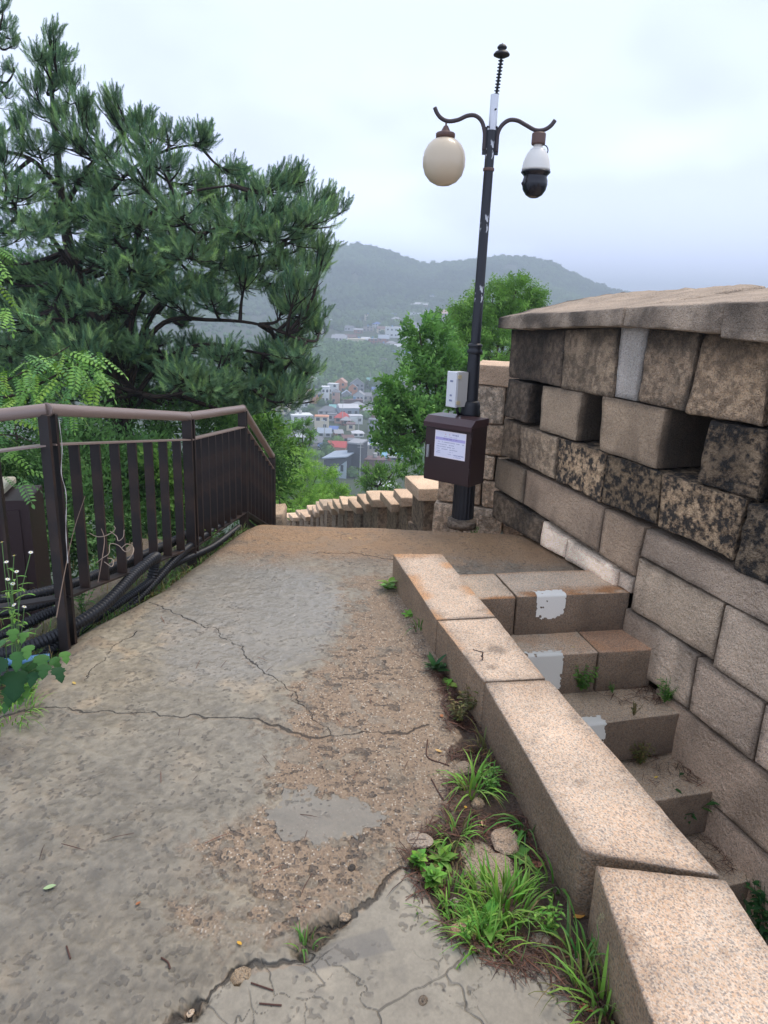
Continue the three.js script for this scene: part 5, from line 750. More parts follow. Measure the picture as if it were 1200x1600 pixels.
// ---------------------------------------------------------------- woods on the mountain and the middle hill
const CROWN = (() => {
  const r = rng(55), pos = [], nor = [], ico = new THREE.IcosahedronGeometry(0.8, 3).toNonIndexed(), p = ico.attributes.position;
  for (let i = 0; i < p.count; i++) { const d = V3(p.getX(i), p.getY(i), p.getZ(i)), k = 0.75 + 0.6 * (fbm3(d.x * 2.2 + 4, d.y * 2.2, d.z * 2.2, 3) - 0.3); pos.push(d.x * k, d.y * k * 0.9, d.z * k); }
  for (let i = 0; i < 220; i++) { const d = sph(r); if (d.y < -0.5) continue; const c = d.clone().multiplyScalar(0.72 + 0.3 * r()), a = sph(r), u = a.clone().cross(d).normalize(), v = u.clone().cross(d).addScaledVector(d, (r() - .5) * 1.4).normalize(), s = 0.10 + 0.12 * r(); for (const [x, y] of [[-1, -.6], [1, -.5], [.1, 1]]) { const q = c.clone().addScaledVector(u, x * s).addScaledVector(v, y * s); pos.push(q.x, q.y * 0.9, q.z); } }
  const g = new THREE.BufferGeometry(); g.setAttribute('position', new THREE.Float32BufferAttribute(pos, 3)); g.computeVertexNormals(); return g;
})();
const M_CROWN = std({ color: 0xffffff, roughness: 1, side: THREE.DoubleSide });
function wood(name, label, pts, cols) {
  const m = shade(new THREE.InstancedMesh(CROWN, M_CROWN, pts.length)); m.name = name; m.userData = { label, category: 'woods', kind: 'stuff' };
  pts.forEach(([p, s, h, y], i) => { m.setMatrixAt(i, new THREE.Matrix4().compose(p, new THREE.Quaternion().setFromAxisAngle(V3(0, 1, 0), y), V3(s, h, s))); m.setColorAt(i, cols[i]); }); scene.add(m); return m;
}
const groundAt = (az, r) => { const x = r * Math.sin(az), z = -r * Math.cos(az); return V3(x, terrainY(x, z), z); };
{
  const r = rng(301), pts = [], cols = [];
  const bare = [[0.155, 1290, 0.012, 60], [-0.052, 1120, 0.006, 45]];
  for (let i = 0; i < 26000; i++) {
    const az = lerp(-0.55, 0.55, r()), d = Math.sqrt(lerp(800 * 800, 1450 * 1450, r()));
    if (bare.some(([a, q, w, h]) => Math.hypot((az - a) / w, (d - q) / h) < 1)) continue;
    if (d < 900 && fbm3(az * 40, d * 0.01, 4, 3) < 0.5) continue;
    const p = groundAt(az, d), s = 3.2 + 3.6 * r() * r() + 1.2 * r(); p.y += s * 0.5; pts.push([p, s, s * (0.85 + 0.5 * r()), r() * 6.3]);
    const g = clamp(fbm3(p.x * 0.008, 2, p.z * 0.008, 4) * 1.6 - 0.4 + (r() - .5) * 0.5); cols.push(rgb(...mixc([.04, .085, .04], [.18, .28, .10], g)));
  }
  wood('mountain_woods', 'dense hazy green woods covering the mountain', pts, cols);
  const pt2 = [], c2 = [];
  for (let i = 0; i < 1500; i++) { const az = -0.06 + (r() + r() - 1) * 0.17, d = 575 + (r() + r() - 1) * 105, b = Math.hypot((az + 0.06) / 0.115, (d - 578) / 92); if (b > 1) continue; const p = groundAt(az, d), s = 2.6 + 2.8 * r(); p.y += s * 0.55; pt2.push([p, s, s * (0.9 + 0.4 * r()), r() * 6.3]); c2.push(rgb(...mixc([.045, .11, .03], [.17, .30, .075], clamp(r() * 0.7 + 0.5 * (fbm3(p.x * 0.05, 1, p.z * 0.05, 3) - 0.2))))); }
  wood('hill_woods', 'green wooded knoll rising behind the orange houses', pt2, c2);
  const pt3 = [], c3 = [];
  for (let i = 0; i < 2600; i++) { const az = lerp(-0.45, 0.42, r()), d = lerp(190, 860, Math.pow(r(), 0.8)); if (fbm3(az * 30, d * 0.02, 9, 3) < 0.47) continue; const p = groundAt(az, d), s = 1.3 + 2.2 * r(); p.y += s * 0.5; pt3.push([p, s, s * (0.8 + 0.5 * r()), r() * 6.3]); c3.push(rgb(...mixc([.04, .10, .03], [.15, .28, .07], r()))); }
  wood('town_greenery', 'scattered garden trees and bushes between the houses of the town', pt3, c3);
}
// ---------------------------------------------------------------- the town in the valley
const hit = (x, y) => { const d = ray(x, y); let a = 120, b = 0; for (let t = 120; t < 1500; t += 4) { const p = EYE.clone().addScaledVector(d, t); if (p.y < terrainY(p.x, p.z)) { b = t; break; } a = t; } for (let i = 0; i < 20; i++) { const m = (a + b) / 2, p = EYE.clone().addScaledVector(d, m); if (p.y < terrainY(p.x, p.z)) b = m; else a = m; } return [EYE.clone().addScaledVector(d, b), b]; };
const wallMats = new Map(), paint = (c, ro = 0.85) => { const k = c.join() + ro; if (!wallMats.has(k)) wallMats.set(k, std({ color: rgb(...c), roughness: ro })); return wallMats.get(k); };
const PANE = std({ color: rgb(.05, .06, .075), roughness: 0.2 }), FRAME = paint([.55, .55, .53]);
const C = { white: [.84, .85, .84], cream: [.76, .67, .50], orange: [.66, .29, .15], pink: [.60, .36, .27], gray: [.33, .34, .36], lgray: [.58, .59, .61], dgray: [.075, .082, .10], brick: [.36, .15, .10], brown: [.16, .085, .075], slate: [.17, .18, .20], red: [.52, .07, .06], blue: [.10, .17, .42], teal: [.22, .48, .46], steel: [.34, .40, .47], sky: [.25, .52, .68], beige: [.45, .40, .34] };
function box(w, h, d, x = 0, y = 0, z = 0) { const g = new THREE.BoxGeometry(w, h, d); g.translate(x, y + h / 2, z); return g; }
function prism(pts, d, z = 0) { const g = new THREE.ExtrudeGeometry(new THREE.Shape(pts.map(([x, y]) => new THREE.Vector2(x, y))), { depth: d, bevelEnabled: false }); g.translate(0, 0, z - d / 2); return g; }
const flatRoofClutter = (t, w, h, d, r) => { if (w > 7) part('roof_tank', (() => { const g = new THREE.CylinderGeometry(0.8, 0.8, 1.4, 12); g.translate((r() - .5) * w * 0.5, h + 0.9, (r() - .5) * d * 0.4); return g; })(), paint(r() < 0.5 ? [.14, .3, .5] : [.5, .5, .46]), t); };
function house(label, name, x0, x1, yTop, yBase, type, wc, rc, o = {}) {
  const [p, dep] = hit((x0 + x1) / 2, yBase + 1), r = rng(x0 * 31 + yBase * 7), k = dep / FOC, w = (x1 - x0) * k * 0.97, H = (yBase - yTop) * k / 0.98 + 0.4, d = o.d ?? Math.max(6, w * (0.6 + 0.3 * r()));
  const yaw = Math.atan2(-p.x, -p.z) + (o.yaw ?? (r() - .5) * 0.5);
  const f = V3(Math.sin(yaw), 0, Math.cos(yaw)); const t = thing(name, label, o.cat ?? 'house', [p.x - f.x * d / 2, p.y - 0.4, p.z - f.z * d / 2], yaw, o.group);
  const wm = paint(wc), rm = paint(rc, 0.6), rh = type === 'f' ? 0.35 : Math.min(H * (o.rise ?? 0.34), w * 0.4), h = H - rh, e = 0.25; let top = h;
  if (type === 'f') { part('wall', box(w, h, d), wm, t); const rf = part('roof', box(w + 0.3, rh, d + 0.3, 0, h), rm, t); flatRoofClutter(rf, w, H, d, r); }
  else if (type === 'g') { part('wall', prism([[-w / 2, 0], [w / 2, 0], [w / 2, h], [0, H - 0.15], [-w / 2, h]], d), wm, t); part('roof', prism([[-w / 2 - e, h - 0.1], [0, H - 0.14], [w / 2 + e, h - 0.1], [w / 2 + e, h + 0.16], [0, H + 0.14], [-w / 2 - e, h + 0.16]], d + 0.5), rm, t); top = h + rh * 0.3; }
  else if (type === 's') { part('wall', box(w, h, d), wm, t); const g = prism([[-d / 2 - e, h], [0, H], [d / 2 + e, h]], w + 0.5); g.rotateY(Math.PI / 2); part('roof', g, rm, t); }
  else if (type === 'd') { part('wall', prism([[-w / 2, 0], [w / 2, 0], [w / 2, h], [-w / 2, H - 0.2]], d), wm, t); part('roof', prism([[-w / 2 - e, H - 0.19], [w / 2 + e, h], [w / 2 + e, h + 0.25], [-w / 2 - e, H + 0.06]], d + 0.4), rm, t); }
  else if (type === 'h') { part('wall', box(w, h, d), wm, t); const W = w / 2 + 0.5, D = d / 2 + 0.5, q = Math.max(0.3, W - D * 0.9), v = [[-W, h, D], [W, h, D], [W, h, -D], [-W, h, -D], [-q, H, 0], [q, H, 0]], ix = [0, 1, 5, 0, 5, 4, 1, 2, 5, 2, 3, 4, 2, 4, 5, 3, 0, 4, 0, 3, 2, 0, 2, 1], pos = ix.flatMap((i) => v[i]); const g = new THREE.BufferGeometry(); g.setAttribute('position', new THREE.Float32BufferAttribute(pos, 3)); g.computeVertexNormals(); part('roof', g, rm, t); }
  const rows = o.rows ?? Math.max(1, Math.min(4, Math.round(h / 3))), colsN = o.cols ?? Math.max(1, Math.min(7, Math.round(w / 3.2)));
  if (rows && !o.blank) for (let j = 0; j < rows; j++) for (let i = 0; i < colsN; i++) {
    if (r() < 0.14) continue; const ww = Math.min(1.7, w / colsN * 0.55) * (0.8 + 0.4 * r()), hh = Math.min(1.5, top / rows * 0.5), x = (i + 0.5) / colsN * w - w / 2, y = (j + 0.42) / rows * h;
    const fr = part('window', box(ww + 0.2, hh + 0.2, 0.1, x, y, d / 2 + 0.03), FRAME, t); part('pane', box(ww, hh, 0.06, x, y + 0.1, d / 2 + 0.08), PANE, fr);
  }
  if (!o.blank && h > 3 && r() < 0.5 && type !== 'd') part('door', box(1, 2.1, 0.12, w * 0.32 * (r() < 0.5 ? -1 : 1), 0.4, d / 2 + 0.06), paint([.12, .08, .06]), t);
  return t;
}
const TOWN = [
  ['white house with a slanted single-pitch roof at the left end of the back row', 480, 500, 587, 605, 'd', C.white, C.lgray],
  ['pale grey gabled house second in the back row of the estate', 501, 518, 590, 603, 'g', C.lgray, C.gray],
  ['tall orange gabled house in the back row below the wooded knoll', 523, 540, 591, 612, 'g', C.orange, C.pink],
  ['large grey gabled house at the right end of the back row', 547, 569, 592, 617, 'g', C.gray, C.slate],
  ['white flat house squeezed between the grey and orange gables', 511, 527, 599, 614, 'f', C.white, C.white],
  ['small orange gabled house before the large grey gabled one', 544, 558, 599, 617, 'g', C.orange, C.lgray],
  ['wide salmon house at the left of the front row of the estate', 467, 487, 609, 629, 'f', C.pink, C.orange, { rows: 2 }],
  ['brick orange house with grey hipped roof left of the tall white house', 487, 503, 609, 630, 'h', C.orange, C.slate, { rows: 2, cols: 2 }],
  ['narrow tall white house in the front row of the orange estate', 502, 514, 604, 630, 'f', C.white, C.white, { rows: 2, cols: 2 }],
  ['pink house with dark grey roof right of the tall white house', 518, 530, 608, 630, 'h', C.pink, C.slate, { rows: 2, cols: 2 }],
  ['grey gabled house with three small windows in the front row', 534, 549, 610, 626, 'g', C.gray, C.steel, { rows: 1, cols: 3 }],
  ['light grey gabled house with pale window band at the right of the front row', 551, 568, 611, 627, 'g', C.lgray, C.gray, { rows: 1, cols: 3 }],
  ['long low brown building below the grey gabled houses', 536, 568, 624, 634, 'f', C.brown, C.brown, { blank: 1, d: 6 }],
  ['long blue grey warehouse with low pitched roof at mid town', 530, 562, 632, 651, 's', C.steel, C.lgray, { rows: 1, cols: 3, rise: 0.25 }],
  ['white school-like block with grey roof at the left of the town', 450, 472, 625, 645, 's', C.white, C.lgray, { rows: 2 }],
  ['tall narrow cream building at the left edge of the town', 441, 451, 630, 653, 'f', C.cream, C.cream, { rows: 3, cols: 1 }],
  ['house with wide dark hipped roof in the middle of the town', 496, 526, 635, 648, 'h', C.lgray, C.slate, { rise: 0.5 }],
  ['red tiled house with two stacked hipped roofs', 522, 545, 644, 661, 'h', C.pink, C.red, { rise: 0.45 }],
  ['cream building with an orange upper block', 491, 513, 650, 670, 'f', C.cream, C.orange],
  ['long low white building left of the cream one', 456, 490, 648, 659, 'f', C.white, C.white, { rows: 1 }],
  ['pair of blue grey roofed sheds below the cream building', 496, 518, 669, 682, 's', C.lgray, C.steel, { rise: 0.5 }],
  ['low house with dark grey roof above the bright green tree', 478, 506, 683, 697, 's', C.beige, C.slate, { rise: 0.5 }],
  ['low red roofed hall at the foot of the town', 511, 540, 690, 703, 's', C.pink, C.red, { rise: 0.55 }],
  ['white flat building right of the red tiled house', 546, 567, 649, 662, 'f', C.white, C.lgray, { rows: 1 }],
  ['small shed with teal roof beside the brown low building', 514, 530, 632, 640, 's', C.lgray, C.teal, { rise: 0.6 }],
  ['grey beige apartment block with rows of windows behind the dark modern building', 562, 594, 694, 724, 'f', C.beige, C.lgray, { rows: 3, cols: 5, cat: 'building' }],
  ['long brown windowless hall at the foot of the hill', 563, 601, 717, 740, 'f', C.brown, C.brown, { blank: 1, cat: 'building' }],
  ['market shelter with bright blue canopy', 596, 628, 707, 718, 's', C.white, C.sky, { rise: 0.6, cat: 'building' }],
  ['white apartment block seen through the dark green tree', 598, 633, 676, 708, 'f', C.white, C.lgray, { rows: 3, cols: 4, cat: 'building' }],
  ['white house with a dark base at the top of the wooded knoll', 517, 541, 523, 537, 's', C.white, C.gray],
  ['cream flat house right of the white one above the knoll', 543, 571, 529, 542, 'f', C.cream, C.cream, { rows: 1, cols: 3 }],
  ['small dark brown roofed house behind the cream flat house', 538, 556, 522, 533, 's', C.brick, C.brown],
  ['brick red house at the right edge of the wooded knoll', 577, 590, 529, 547, 'f', C.brick, C.lgray],
  ['big white modern building with a vertical tower near the mountain foot', 602, 628, 511, 527, 'f', C.white, C.white, { rows: 2, cols: 4, cat: 'building' }],
  ['brick house with grey pitched roof left of the white modern building', 591, 608, 523, 539, 's', C.brick, C.steel],
  ['warehouse with deep blue walls under the far white houses', 611, 638, 548, 563, 'f', C.blue, C.blue, { blank: 1, cat: 'building' }],
  ['small white house right of the big white modern building', 624, 638, 526, 540, 'g', C.white, C.lgray],
  ['pinkish low house above the deep blue warehouse', 608, 632, 537, 549, 's', C.pink, C.lgray],
  ['tiny white house alone among the mountain trees', 515, 521, 498, 507, 'g', C.white, C.white],
  ['white hillside villa under the mountain at the right', 640, 656, 488, 499, 'f', C.white, C.lgray],
  ['pale hillside house highest under the mountain', 646, 668, 472, 482, 's', C.pink, C.lgray],
  ['cream hillside house right of the white villa', 660, 676, 484, 496, 'f', C.cream, C.lgray],
  ['brick hillside house beside the small dark tree', 684, 704, 484, 500, 's', C.brick, C.pink],
  ['white hillside house lowest of the far right cluster', 664, 682, 499, 511, 'f', C.white, C.white],
  ['grey hillside house below the white villa', 636, 655, 503, 515, 's', C.lgray, C.slate],
  ['white house with green roof glimpsed left of the dark tree', 571, 585, 590, 603, 's', C.white, C.teal],
  ['small grey house beside the road under the blue warehouse', 592, 606, 560, 574, 's', C.lgray, C.slate],
  ['white van-sized shed on the road below the knoll', 584, 596, 568, 576, 'f', C.white, C.white, { blank: 1 }],
  ['beige house behind the dark green tree', 625, 650, 596, 616, 'f', C.beige, C.lgray],
  ['white house behind the dark green tree trunk', 640, 668, 640, 664, 'f', C.white, C.gray],
  ['grey house under the dark green tree', 575, 592, 655, 674, 'f', C.gray, C.slate],
  ['brick house under the dark green tree', 567, 590, 636, 652, 's', C.brick, C.gray],
  ['cream block glimpsed through the pine needles at the left', 424, 440, 626, 646, 'f', C.cream, C.beige],
  ['white house glimpsed under the pine at the left', 400, 424, 610, 632, 's', C.white, C.lgray],
  ['grey house glimpsed under the pine at the far left', 440, 464, 596, 616, 'g', C.lgray, C.steel],
  ['white tent roof just beyond the stepped wall', 590, 614, 753, 764, 's', C.white, C.white, { blank: 1, rise: 0.6, cat: 'tent' }],
];
TOWN.forEach((a) => house(a[0], 'house', ...a.slice(1)));
{ // small houses packed between the named ones
  const r = rng(611), F = [['white', C.white, C.lgray], ['grey', C.lgray, C.slate], ['brick', C.brick, C.gray], ['beige', C.beige, C.slate], ['white', C.white, C.blue], ['cream', C.cream, C.brown]];
  const spots = [[475, 636], [520, 657], [540, 664], [470, 672], [520, 676], [548, 672], [560, 682], [480, 660], [530, 684], [552, 700], [505, 704], [545, 690], [590, 690], [605, 668], [560, 640], [575, 626], [590, 616], [605, 630], [470, 690], [575, 706], [615, 720], [600, 585], [618, 575], [585, 582], [630, 568], [430, 668], [415, 650], [650, 575], [660, 555], [640, 552], [690, 520], [672, 520], [656, 522], [700, 508], [690, 480], [706, 490], [650, 482], [676, 470], [620, 505], [640, 497], [612, 499], [560, 507], [528, 512], [545, 516], [560, 520], [575, 517], [588, 512], [598, 520], [572, 535], [600, 545], [612, 540], [598, 534], [585, 556], [576, 500], [606, 556], [620, 520], [530, 530], [505, 520]];
  const used = new Set(), short = (l) => l.split(/ (?:at|in|with|below|right|left|of|before|under|behind|beside|seen|glimpsed|above|squeezed|second|alone|highest|lowest|near|just|on) /)[0];
  const marks = TOWN.map((t) => [short(t[0]), (t[1] + t[2]) / 2, (t[3] + t[4]) / 2]).filter((m) => m[0].split(' ').length > 2);
  spots.forEach(([x, y], i) => {
    const k = i % 6, w = (y > 600 ? 13 : 10) + 7 * r(), h = (y > 600 ? 9 : 7) + 4 * r(); let label = '';
    for (const m of [...marks].sort((p, q) => Math.hypot(p[1] - x, p[2] - y) - Math.hypot(q[1] - x, q[2] - y))) { const dx = x - m[1], dy = y - h / 2 - m[2]; label = 'small ' + F[k][0] + (k === 4 ? ' blue-roofed' : '') + ' house ' + (Math.abs(dx) > Math.abs(dy) ? (dx < 0 ? 'left of' : 'right of') : dy > 0 ? 'below' : 'above') + ' the ' + m[0]; if (!used.has(label)) break; }
    used.add(label);
    house(label, 'house', x - w / 2, x + w / 2, y - h, y, 'sfhs'[i % 4], F[k][1], F[k][2], { group: 'small houses packed between the larger ones of the town' });
  });
}
{ // dark modern building: a pale gable front under a slanted roof, with a square tower
  const [p, dep] = hit(535, 742), k = dep / FOC, t = thing('modern_building', 'dark grey modern building with a square tower and a pale gable wall', 'building', [p.x, p.y, p.z], -0.25);
  const w = 42 * k, h = 44 * k, d = 12;
  part('wall', prism([[-w * 0.5, 0], [w * 0.3, 0], [w * 0.3, h * 0.72], [-w * 0.5, h * 0.62]], d), paint(C.dgray), t);
  const g = prism([[-w * 0.02, 0], [w * 0.36, 0], [w * 0.36, h * 0.66], [-w * 0.02, h * 0.36]], 0.4, d / 2 + 0.25); part('pale_front', g, paint([.42, .5, .53]), t);
  part('roof', prism([[-w * 0.56, h * 0.66], [w * 0.40, h * 0.79], [w * 0.40, h * 0.83], [-w * 0.56, h * 0.70]], d + 2), paint(C.steel, 0.5), t);
  part('tower', box(22 * k, h * 1.12, 8, w * 0.40, 0, -5), paint([.065, .07, .085]), t); part('tower_roof', box(22.6 * k, 0.5, 8.4, w * 0.40, h * 1.12, -5), paint(C.gray), t);
  part('window', box(1.0, 2.2, 0.12, w * 0.2, h * 0.28, d / 2 + 0.5), PANE, t);
}
{ // poles and street lamps
  const pole = (label, x, y0, y1, lamp) => { const [p, dep] = hit(x, y1), k = dep / FOC, h = (y1 - y0) * k, t = thing(lamp ? 'street_lamp' : 'utility_pole', label, lamp ? 'street lamp' : 'utility pole', [p.x, p.y, p.z]); const g = new THREE.CylinderGeometry(0.13, 0.2, h, 8); g.translate(0, h / 2, 0); part('pole', g, paint([.5, .5, .48]), t); if (lamp) { const q = rbox(1.8, 0.2, 0.5, 0.05); q.translate(-0.8, h, 0); part('lamp_head', q, paint([.7, .7, .7]), t); } else for (const y of [0.93, 0.86]) { const q = rbox(2.2, 0.16, 0.16, 0.02); q.translate(0, h * y, 0); part('crossarm', q, paint([.35, .35, .34]), t); } };
  pole('tall grey utility pole right of the dark modern building', 562, 690, 748); pole('utility pole beside the cream building with an orange block', 535, 625, 662); pole('white street lamp above the blue grey roofed sheds', 507, 657, 684, 1); pole('slender pale mast on the wooded knoll', 578, 583, 606); pole('street lamp left of the red roofed hall', 497, 680, 697, 1); pole('utility pole behind the red tiled house', 560, 650, 678);
}
// ---------------------------------------------------------------- plants at the path edge
const inYaw = (r) => r() * Math.PI * 2;
function bladeGeo(h, w, lean, yaw, n = 5) {
  const pos = [], idx = []; for (let i = 0; i <= n; i++) { const t = i / n, a = lean * t * 1.2, x = h * t * Math.sin(a * 0.9), y = h * t * Math.cos(a), ww = w * (1 - Math.pow(t, 2.2)) * 0.5 + 0.0002; const cx = Math.cos(yaw), sx = Math.sin(yaw); for (const s of [-1, 0, 1]) pos.push(x * cx - s * ww * sx, y + (s ? 0.25 * ww : 0), x * sx + s * ww * cx); }
  for (let i = 0; i < n; i++) for (let k = 0; k < 2; k++) { const a = i * 3 + k, b = a + 3; idx.push(a, b, b + 1, a, b + 1, a + 1); }
  const g = new THREE.BufferGeometry(); g.setAttribute('position', new THREE.Float32BufferAttribute(pos, 3)); g.setIndex(idx); g.computeVertexNormals(); return g;
}
const gpos = (x, y, h = 0) => { const p = onY(x, y, h); p.y = pathY(p.x, p.z) + relief(p.x, p.z) - 0.002; return p; };
const GR = { fresh: [[.12, .29, .035], [.26, .47, .075]], mid: [[.07, .19, .035], [.17, .34, .06]], deep: [[.02, .075, .02], [.06, .16, .035]], dry: [[.10, .11, .03], [.24, .20, .07]] };
const tint = (r, k) => mixc(GR[k][0], GR[k][1], r()).map((x) => x * (0.8 + 0.4 * r()));
function tuft(label, p, n, h, spread, kind, seed, w = 0.007, lean = 1.1) {
  const r = rng(seed), gs = []; for (let i = 0; i < n; i++) { const a = inYaw(r), q = V3((r() - .5) * spread, 0, (r() - .5) * spread); const yaw = Math.atan2(q.z, q.x) + (r() - .5) * 1.6; gs.push(placed(bladeGeo(h * (0.45 + 0.65 * r()), w * (0.6 + 0.7 * r()), lean * (0.25 + r()), yaw), new THREE.Matrix4().makeTranslation(q.x, q.y, q.z), tint(r, r() < 0.06 ? 'dry' : kind))); }
  const g = mergeGeometries(gs); const m = single('grass_tuft', g, M_LEAFV, label, 'grass tuft'); m.position.copy(p); return m;
}
function rosette(label, p, n, len, wid, kind, seed, name = 'broadleaf_weed', up = 0.5, layers = 1) {
  const r = rng(seed), gs = []; for (let i = 0; i < n; i++) { const a = i * 2.4 + r() * 0.6, y = (layers > 1 ? Math.floor(i / n * layers) * len * 0.5 : 0) + 0.004, q = V3((r() - .5) * len * 0.4, y, (r() - .5) * len * 0.4); gs.push(placed(leafGeo(len * (0.6 + 0.6 * r()), wid * (0.7 + 0.5 * r()), 0.3, 0.35, 4), mat4(q, a, -up * (0.5 + r()), (r() - .5) * 0.5), tint(r, kind))); }
  const m = single(name, mergeGeometries(gs), M_LEAFV, label, 'weed'); m.position.copy(p); return m;
}
function ferny(label, p, n, h, seed, kind = 'mid', name = 'leafy_weed') {            // stems with many small leaves
  const r = rng(seed), gs = []; for (let i = 0; i < n; i++) { const a = inYaw(r), d = V3(Math.cos(a) * 0.7 * r(), 1, Math.sin(a) * 0.7 * r()).normalize(), L = h * (0.6 + 0.6 * r()), m = 9; const st = sweep([V3(0, 0, 0), d.clone().multiplyScalar(L)], 0.0012, 4, 3); st.deleteAttribute('uv'); gs.push(placed(st, new THREE.Matrix4(), tint(r, kind))); for (let k = 2; k < m; k++) { const q = d.clone().multiplyScalar(L * k / m); gs.push(placed(leafGeo(h * 0.16 * (0.7 + 0.6 * r()), h * 0.075, 0.2, 0.3, 3), mat4(q, inYaw(r), -0.1 - 0.5 * r()), tint(r, kind))); } }
  const m = single(name, mergeGeometries(gs), M_LEAFV, label, 'weed'); m.position.copy(p); return m;
}
tuft('large bright green grass tuft in the middle of the soil bed beside the kerb', gpos(788, 1400), 190, 0.125, 0.18, 'fresh', 1, 0.008, 0.8);
tuft('low dense bright grass at the left edge of the soil bed', gpos(700, 1390), 220, 0.07, 0.19, 'fresh', 2, 0.006, 1.3);
tuft('low fresh grass before the broken concrete slab', gpos(735, 1440), 100, 0.08, 0.16, 'fresh', 3, 0.006, 1.3);
tuft('upper green grass tuft with flat stones below it', gpos(738, 1225), 46, 0.15, 0.10, 'fresh', 4, 0.008);
tuft('long arching grass against the kerb near the flat stone', gpos(828, 1285), 16, 0.15, 0.08, 'mid', 5, 0.010, 1.5);
tuft('few arching grass blades leaning on the kerb by the joint', gpos(868, 1375), 12, 0.18, 0.10, 'mid', 6, 0.009, 1.3);
tuft('tall grass tuft at the bottom right against the nearest kerb block', gpos(945, 1560), 70, 0.16, 0.13, 'fresh', 7, 0.008);
tuft('sparse grass below the foxtail head beside the kerb', gpos(912, 1490), 20, 0.17, 0.10, 'mid', 8, 0.008);
tuft('small fresh grass patch at the upper left of the soil bed', gpos(712, 1295), 50, 0.09, 0.10, 'fresh', 9, 0.006, 1.3);
tuft('short grass in the crack hole of the concrete', gpos(478, 1468), 16, 0.06, 0.05, 'mid', 10, 0.005, 1.3);
tuft('thin grass by the middle kerb block', gpos(657, 985), 14, 0.10, 0.06, 'mid', 11, 0.007);
tuft('yellowish thin grass by the kerb below the dry weed', gpos(765, 1165), 26, 0.13, 0.14, 'dry', 12, 0.006);
tuft('small grass at the foot of the lowest front tuft', gpos(765, 1462), 45, 0.12, 0.10, 'fresh', 13, 0.007);
rosette('yellow green leafy weed at the far end of the kerb', gpos(606, 922), 20, 0.07, 0.035, 'fresh', 21, 'broadleaf_weed', 0.6, 2);
rosette('dark green pointed weed at the middle of the kerb', gpos(684, 1048), 16, 0.09, 0.03, 'deep', 22, 'broadleaf_weed', 0.9);
rosette('round leaved bright weed below the dark pointed one', gpos(698, 1066), 14, 0.06, 0.035, 'fresh', 23);
rosette('small light green sprout between the far weeds and the kerb', gpos(638, 962), 9, 0.045, 0.022, 'fresh', 24);
rosette('plantain with broad leaves at the top left of the soil bed', gpos(690, 1325), 26, 0.06, 0.024, 'fresh', 25, 'broadleaf_weed', 0.7);
rosette('plantain with broad leaves inside the large grass tuft', gpos(752, 1425), 20, 0.075, 0.032, 'fresh', 26, 'broadleaf_weed', 0.6);
rosette('small clover-like weed at the tip of the soil bed', gpos(652, 1345), 60, 0.032, 0.022, 'fresh', 27, 'clover', 0.9, 3);
rosette('clover-like weed spreading along the left of the soil bed', gpos(676, 1372), 90, 0.034, 0.022, 'fresh', 28, 'clover', 0.9, 3);
ferny('olive dry-looking weed at the joint of the kerb', gpos(738, 1105), 16, 0.16, 31, 'dry');
ferny('thin olive weed sprawling below the kerb joint', gpos(718, 1120), 14, 0.13, 32, 'dry');
{ const p = gpos(748, 1090); const g = [sweep([[0, 0, 0], [0.005, 0.12, 0], [0.0, 0.26, 0.01]], 0.002, 5, 8)]; const r = rng(5); for (let i = 0; i < 14; i++) { const y = 0.10 + i * 0.012, a = r() * 6.3, l = 0.03 * (0.5 + r()); g.push(sweep([[0, y, 0], [Math.cos(a) * l, y + 0.015, Math.sin(a) * l]], 0.0022, 4, 3)); } const m = single('dead_weed', mergeGeometries(g), std({ color: rgb(.05, .03, .03), roughness: 0.9 }), 'dark dead weed stalk standing before the second kerb joint', 'weed'); m.position.copy(p); }
ferny('small mixed weed between the upper grass tuft and the kerb', gpos(770, 1225), 14, 0.11, 33, 'mid');
ferny('leafy sprig over the litter right of the large grass tuft', gpos(858, 1440), 12, 0.10, 34, 'fresh');
ferny('low leafy weed at the lower tip of the soil bed grass', gpos(728, 1462), 16, 0.07, 35, 'fresh');
rosette('little rosette in the litter by the flat triangular stone', gpos(815, 1322), 12, 0.05, 0.022, 'mid', 36);
tuft('fine dry grass wisps in the litter near the bottom right', gpos(895, 1540), 24, 0.12, 0.12, 'dry', 37, 0.004, 1.4);
tuft('fine dry grass wisps before the thin broken slab piece', gpos(712, 1335), 20, 0.08, 0.10, 'dry', 38, 0.004, 1.4);
// weeds on the steps and wall foot
const stepP = (x, y, h) => onY(x, y, h);
ferny('bushy green weed on the second step before the white paint', stepP(908, 1080, -0.45), 34, 0.17, 41, 'mid');
ferny('tiny green sprout on the second step beside the bushy weed', stepP(957, 1083, -0.45), 9, 0.07, 42, 'mid');
ferny('green weed in the wall corner on the second step', stepP(1038, 1098, -0.45), 22, 0.14, 43, 'mid');
ferny('low moss-like weeds hanging over the third step', stepP(990, 1118, -0.45), 16, 0.07, 44, 'dry');
ferny('trailing olive weed in front of the third step', stepP(1000, 1195, -0.74), 20, 0.15, 45, 'dry');
ferny('small green weed at the wall foot on the first step down', stepP(982, 985, -0.2), 10, 0.08, 46, 'mid');
ferny('dark feathery weed behind the third kerb block', stepP(1062, 1290, -1.02), 34, 0.28, 47, 'deep');
ferny('dark feathery weed right of the nearest kerb block', stepP(1195, 1470, -1.3), 30, 0.30, 48, 'deep');
ferny('little weed at the foot of the lamp post', gpos(742, 816), 16, 0.13, 49, 'mid');
